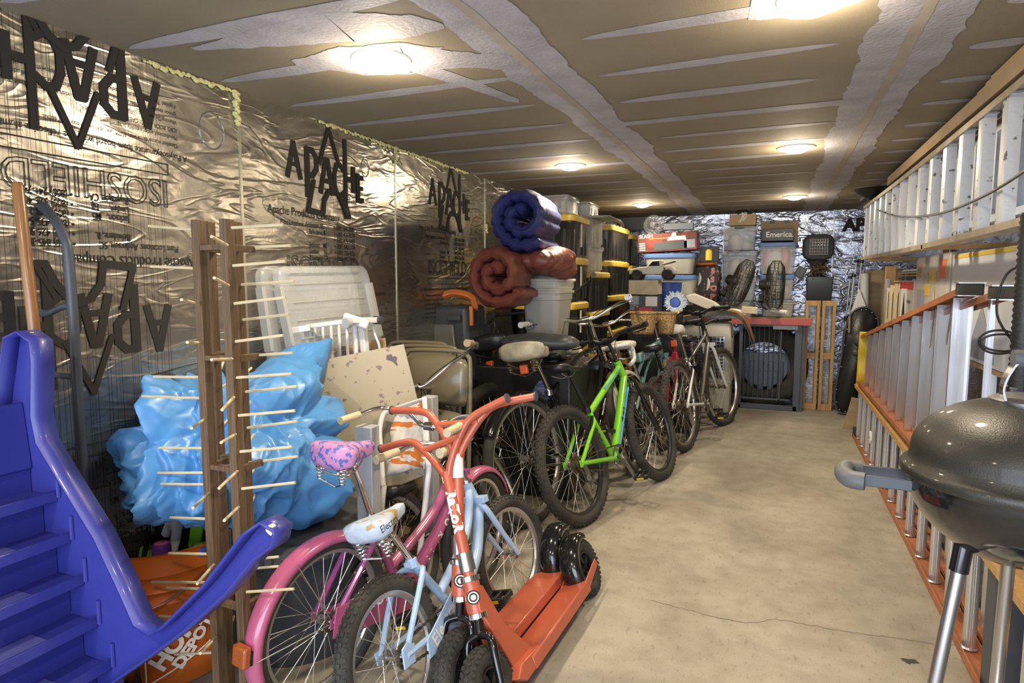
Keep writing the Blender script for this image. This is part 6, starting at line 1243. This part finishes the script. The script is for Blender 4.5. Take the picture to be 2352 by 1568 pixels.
for z in (.60, .88, .93): g.tube([(XS + .05, 6.44 + .07 * (1 - (z - .5) * 2), z), (XS + .05, 6.50 + .07, z)], .018, 14)
obj('cap_hole', g, K['black'], cp)
for a, nm in ((ft_, 0), (bT, 1)):
    g = G(G0); g.box(a + V((.0, -.03, .0)), (.09, .07, .05)); o = obj('rubber_foot', g, K['rubber'], t, 30, .006); g = G(G0); g.box(a + V((0, -.03, .027)), (.10, .075, .005)); g.box(a + V((0, -.03, -.027)), (.10, .075, .005)); obj('foot_plate', g, K['alu'], o)
g = G(G0); g.box(fb_ + V((0, -.03, 0)), (.09, .07, .05)); obj('rubber_foot', g, K['rubber'], t, 30, .006)
# extension ladder standing on edge on the floor
t = thing('extension_ladder', 'extension ladder with round aluminium rungs standing on edge on the floor at right', 'ladder', None, (.73, 4.5, 0)); G0 = TR(-.73, -4.5, 0)
for z, up in ((.012, 1), (.50, -1)):
    g = G(G0)
    rows = [[(.725 + a, y, z + b * up) for a, b in ((0, -.006), (0, .026), (.006, .026), (.006, 0), (.074, 0), (.074, .026), (.08, .026), (.08, -.006))] for y in (1.6, 6.72)]; g.grid(rows, False, True, True); obj('side_rail', g, K['fibre'] if up > 0 else K['pine'], t, 30)
y = 2.0; i = 0
while y < 6.7:
    g = G(G0); rung_round(g, (.765, y, .012), (.765, y, .50), .0215); o = obj('rung', g, K['alu'], t, 20)
    g = G(G0); g.lathe([(.021, .0), (.030, .002), (.031, .005), (.022, .010)], (.765, y, .014), n=24); obj('rung_flange', g, K['alu'], o); y += .305; i += 1
g = G(G0)
for z in (.03, .48): g.box((.85, 4.1, z), (.06, 4.6, .03))
obj('fly_rail', g, K['fibre'], t, 30, .003)
y = 2.15
while y < 6.3: g = G(G0); rung_round(g, (.855, y, .03), (.855, y, .48), .018, 20); obj('fly_rung', g, K['alu'], t, 20); y += .305
p = at(2002, 1005, x=.735); g = G(G0); g.prism([(-.016, -.045), (.016, -.045), (.034, -.015), (.034, .01), (.018, .05), (-.018, .05), (-.034, .01), (-.034, -.015)], .018, lambda u, v, q: (.736 - q, p.y + u, p.z + v)); pw = obj('pulley', g, K['white'], t, 30, .004); g = G(G0); g.lathe([(0, -.02), (.008, -.02), (.008, 0)], (.736, p.y, p.z), 'x', 12); obj('pulley_pin', g, K['tool'], pw)
g = G(G0); g.box((.76, 6.66, .05), (.07, .06, .1)); obj('ladder_shoe', g, K['rubber'], t, 30, .004)
g = G(); a = at(1978, 920, y=7.0); g.bar((.72, 7.05, .0), (.78, 7.0, .32), .09, .02, (0, 1, 0)); tag(obj('wood_offcut', g, K['ply'], None, 30), 'short plywood offcut leaning at the far end of the floor ladder', 'offcut')
# shelf unit behind the ladders with boxes
t = thing('shelf_unit', 'open shelf unit along the right wall behind the ladders', 'shelf', None, (1.15, 5.0, 0))
for i, z in enumerate((.55, 1.05)):
    g = G(); g.box((-.0, -.6, z - .012), (.34, 5.6, .024)); obj('shelf_board', g, K['ply'], t, 30, .002)
for y in (-3.3, -1.2, .8, 2.15):
    for x in (-.14, .15): g = G(); g.box((x, y, .75), (.035, .045, 1.5)); obj('upright', g, K['alu'], t, 30)
bx3('plywood_post', 'tall plywood upright at the far end of the shelf unit', 1.0, 1.09, 7.22, 7.27, 0, 1.62, 'pine', 'post'); bx3('plywood_sheet', 'plywood sheet standing against the back right corner', .93, 1.30, 8.2, 8.25, 0, 1.6, 'ply', 'board'); bx3('foil_offcut', 'foil-faced offcut standing behind the plywood upright', 1.12, 1.3, 6.9, 6.95, 1.051, 1.62, 'foil_back', 'board')
ZS = 1.053; y = 7.0; random.seed(4)
names = ['farthest', 'second farthest', 'third farthest', 'fourth farthest', 'fifth farthest', 'one next to the tree box']
for i in range(6):
    d_ = (.10, .09, .14, .10, .16, .12)[i]; h = (.36, .36, .385, .38, .40, .40)[i]; o = bx3('cardboard_carton', 'pale cardboard carton on the right shelf, ' + names[i], .985, 1.28, y - d_ + .004, y, ZS, ZS + h, 'cardl', 'box', .004, random.uniform(-.02, .02), 'pale cardboard cartons in a row on the right shelf')
    if i % 2: g = G(); g.prism([(-.02, .06), (.0, .10), (.008, .2), (.0, .3), (-.02, .33), (-.012, .2)], .002, lambda u, v, q: (-.149 - q, u * 1.2, v)); obj('printed_mark', g, K['ink'], o)
    y -= d_
o = bx3('tree_box', 'white and red Christmas tree box with a picture of a green tree', .985, 1.28, 5.72, y - .004, ZS, ZS + .42, 'boxp')
yc = (5.72 + y - .004) / 2; d_ = (y - 5.72)
g = G(); g.box((-.149, 0, .385), (.003, d_ * .98, .06)); obj('red_band', g, K['redink'], o); g = G(); g.box((-.150, .08, .21), (.003, .26, .30)); obj('picture_panel', g, K['whitet'], o)
g = G(); random.seed(1)
for k in range(13):
    z = .10 + .017 * k; r_ = .085 * (1 - k / 13.5)
    g.prism([(-r_, -.012), (-r_ * .5, -.004), (0, -.014), (r_ * .5, -.004), (r_, -.012), (r_ * .35, .02), (-r_ * .35, .02)], .002, lambda u, v, q: (-.152 - q, .06 + u, z + v))
obj('tree_picture', g, mat('printed_green', (.03, .07, .045), .6), o); text('HOLIDAY', .035, K['ink'], o, TR(-.1535, -.06, .25) @ RZ(-pi / 2) @ RX(pi / 2), 'lettering', .001)
# loose boards and papers on top of the cartons
for i in range(5):
    g = G(); g.box((1.12, 6.1, 1.475 + i * .022), (.26, .9 - .08 * i, .014), (0, random.uniform(-.02, .02), random.uniform(-.06, .06))); tag(obj('loose_board', g, K[('cardl', 'black', 'ply', 'cardl', 'paper')[i]], None, 30, .002), 'flat thin board lying on top of the cartons, ' + ('lowest', 'second from the bottom', 'middle', 'second from the top', 'topmost') [i] + ' of the pile', 'board', 'thin boards piled on the cartons')
# big printed leg/beach box and pale blue box
o = bx3('printed_box', 'tall printed box with faded pictures of people, right of the tree box', .98, 1.27, 4.62, 5.62, ZS, ZS + .60, 'boxp')
for (u, v, a_, b_, m) in ((.38, .50, .16, .10, 'ply'), (.30, .25, .25, .22, 'bluegrey'), (-.05, .46, .2, .10, 'cardl'), (-.33, .50, .18, .12, 'orangep'), (.1, .36, .16, .08, 'yelink'), (-.3, .2, .2, .2, 'greyp')): g = G(); g.box((-.1465, u, v), (.002, a_, b_)); obj('picture_patch', g, K[m], o)
text('SCORE', .10, K['yelink'], o, TR(-.148, .12, .42) @ RZ(-pi / 2) @ RX(pi / 2), 'lettering', .002)
g = G(); g.prism([(-.03, 0), (-.035, .12), (-.02, .17), (-.028, .20), (-.015, .26), (.015, .26), (.028, .20), (.02, .17), (.035, .12), (.03, 0)], .002, lambda u, v, q: (-.1475 - q, -.12 + u, .12 + v)); obj('figure_print', g, K['cardl'], o)
o = bx3('printed_box', 'tall pale blue printed box, nearest on the right shelf', .98, 1.27, 3.45, 4.56, ZS, ZS + .58, 'paper'); g = G(); g.box((-.1465, 0, .565), (.002, 1.05, .02)); obj('yellow_stripe', g, K['yelink'], o)
g = G(); g.prism([(-.35, .02), (-.1, .30), (.05, .12), (.2, .25), (.4, .02)], .002, lambda u, v, q: (-.1465 - q, u, v)); obj('mountain_print', g, K['bluegrey'], o)
# ribbed black hose and cords hanging by the grill
p = at(2349, 780, y=2.6); g = G(); n = 60
g.tube([V((p.x, 2.6, p.z - .2 + .62 * i / n)) for i in range(n + 1)], [.030 + .005 * (i % 2) for i in range(n + 1)], 14); tag(obj('ribbed_hose', g, K['black'], None, 60), 'ribbed black hose standing upright at the right edge above the kettle grill', 'hose')
g = G(); g.box((p.x + .02, 2.62, .56), (.10, .10, 1.12)); g.box((p.x + .12, 2.62, 1.02), (.5, .12, .02)); tag(obj('hose_stand', g, K['metalgrey'], None, 30, .005), 'dark metal stand under the ribbed hose, behind the kettle grill', 'stand')
g = G(); c_ = at(2300, 800, y=2.7)
for k in range(2): g.tube(cat([c_ + V((.06 * cos(a_ * .7), .03 * k, .02 + (.03 + .012 * k) * sin(a_ * .7))) for a_ in range(9)], 4, True), .004, 6, True)
g.tube(cat([c_ + V((.05, 0, .0)), c_ + V((-.02, 0, .12)), c_ + V((.0, 0, .26)), c_ + V((.08, 0, .30))], 6), .004, 6); tag(obj('power_cord', g, K['black'], None), 'coiled black power cord beside the ribbed hose', 'cord')
# aluminium panels behind the stepladder feet
for i in range(5): bx3('metal_strip', 'upright aluminium strip behind the kettle grill, ' + ('leftmost', 'second from left', 'middle', 'second from right', 'rightmost')[i] + ' of five', 1.0 + .03 * i, 1.02 + .03 * i, 2.55 + .22 * i, 2.63 + .22 * i, 0, 1.0, ('alu', 'greyp', 'alu', 'alu', 'greyp')[i], 'metal strip', .002, 0, 'upright aluminium strips behind the kettle grill')
# ================================================================ kettle grill
c = at(2352, 1085, y=1.66); R_ = (c - at(2078, 1085, y=1.66)).length * .985
t = thing('kettle_grill', 'dusty black kettle barbecue grill with chrome legs, nearest at right', 'grill', None, (c.x, c.y, 0)); z = c.z
g = G(); pr = [(R_ * cos(a_), z - .012 - R_ * .86 * sin(a_)) for a_ in [pi / 2 * k / 18 for k in range(19)]]; pr[-1] = (.0005, pr[-1][1]); g.lathe(pr, n=72); obj('bowl', g, K['enamelc'], t, 60)
g = G(); pr = [(R_ * 1.035, z - .022), (R_ * 1.05, z - .016), (R_ * 1.05, z - .004), (R_ * 1.03, z + .002), (R_ * .985, z + .008), (R_ * .965, z + .03)] + [(R_ * .965 * cos(a_), z + .03 + R_ * .60 * sin(a_)) for a_ in [pi / 2 * k / 20 for k in range(1, 21)]]; pr[-1] = (.0005, pr[-1][1]); g.lathe(pr, n=96); ld = obj('lid', g, K['enamel'], t, 60); zt_ = z + .03 + R_ * .60
g = G(); g.lathe([(.07, zt_ - .012), (.072, zt_ - .002), (.055, zt_ + .006), (.0, zt_ + .007)], n=32); obj('vent_disc', g, K['steel'], ld)
g = G(); g.tube(cat([(-.055, -.035, zt_ + .0), (-.06, -.035, zt_ + .025), (-.05, -.035, zt_ + .06), (-.03, -.035, zt_ + .085), (.03, -.035, zt_ + .085), (.06, -.035, zt_ + .06)], 5), 1, prof=[(-.014, -.002), (.014, -.002), (.014, .002), (-.014, .002)]); obj('handle_bracket', g, K['chrome'], ld); g = G(); g.tube([(-.045, -.035, zt_ + .09), (.09, -.035, zt_ + .09)], .018, 14); obj('lid_handle', g, K['hgrip'], ld)
M1 = RZ(radians(178)); zz = z - .045
for s_ in (-1, 1): g = G(M1); g.box((R_ + .045, s_ * .045, zz), (.11, .006, .026)); obj('handle_bracket', g, K['metalgrey'], t, 30, .002)
g = G(M1); g.tube(cat([(R_ + .085, -.055, zz), (R_ + .115, -.045, zz), (R_ + .125, 0, zz), (R_ + .115, .045, zz), (R_ + .085, .055, zz)], 6), .021, 14); obj('side_handle', g, K['hgrip'], t, 60)
for i, an in enumerate((200, 322, 80)):
    a_ = radians(an); A = V((R_ * .52 * cos(a_), R_ * .52 * sin(a_), z - R_ * .72)); B = V((R_ * 1.05 * cos(a_), R_ * 1.05 * sin(a_), .02)); g = G(); g.tube([A, B], .0145, 18); lg = obj('leg', g, K['steel'], t); g = G(); g.tube([A.lerp(B, -.02), A.lerp(B, .075)], .019, 18); obj('leg_socket', g, K['blackg'], lg); g = G(); g.tube([B + V((0, 0, .03)), B + V((0, 0, -.02))], .018, 14); obj('foot_cap', g, K['blackg'], lg)
g = G(); g.lathe([(.0, .285), (.17, .29), (.235, .305), (.24, .31), (.236, .312), (.17, .297), (0, .292)], n=56); ap = obj('ash_pan', g, K['steel'], t, 60); g = G(); g.tube([(.24 * cos(2 * pi * k / 40), .24 * sin(2 * pi * k / 40), .318) for k in range(40)], .004, 6, True); g.tube(cat([(-.10, -.02, .30), (-.12, -.06, .33), (-.07, -.10, .33), (-.04, -.09, .30)], 5), .004, 6); obj('pan_wire', g, K['chrome'], ap)
# floor crack and stains as thin marks
g = G(); random.seed(11)
pts = [at(*q, z=.0006) for q in ((1495, 1378), (1560, 1395), (1640, 1415), (1720, 1430), (1780, 1422), (1860, 1435), (1960, 1452), (2060, 1465), (2150, 1478), (2200, 1482))]
pp = cat(pts, 12); rows = [[p + V((0, s_, 0)) for s_ in (-.0022, .0022)] for p in [q + V((0, random.uniform(-.006, .006), 0)) for q in pp]]; g.grid(rows); obj('floor_crack', g, mat('crack_shadow', (.16, .14, .11), .9), flo, 0)
g = G()
for cx_, cy_, rx_, ry_ in ((at(2090, 1518, z=0).x, at(2090, 1518, z=0).y, .03, .02),): g.add([(cx_ + rx_ * cos(k / 18 * 2 * pi) * random.uniform(.6, 1.3), cy_ + ry_ * sin(k / 18 * 2 * pi) * random.uniform(.6, 1.3), .0007) for k in range(18)], [tuple(range(18))])
obj('oil_stain', g, mat('oil_mark', (.05, .045, .04), .8), flo, 0)
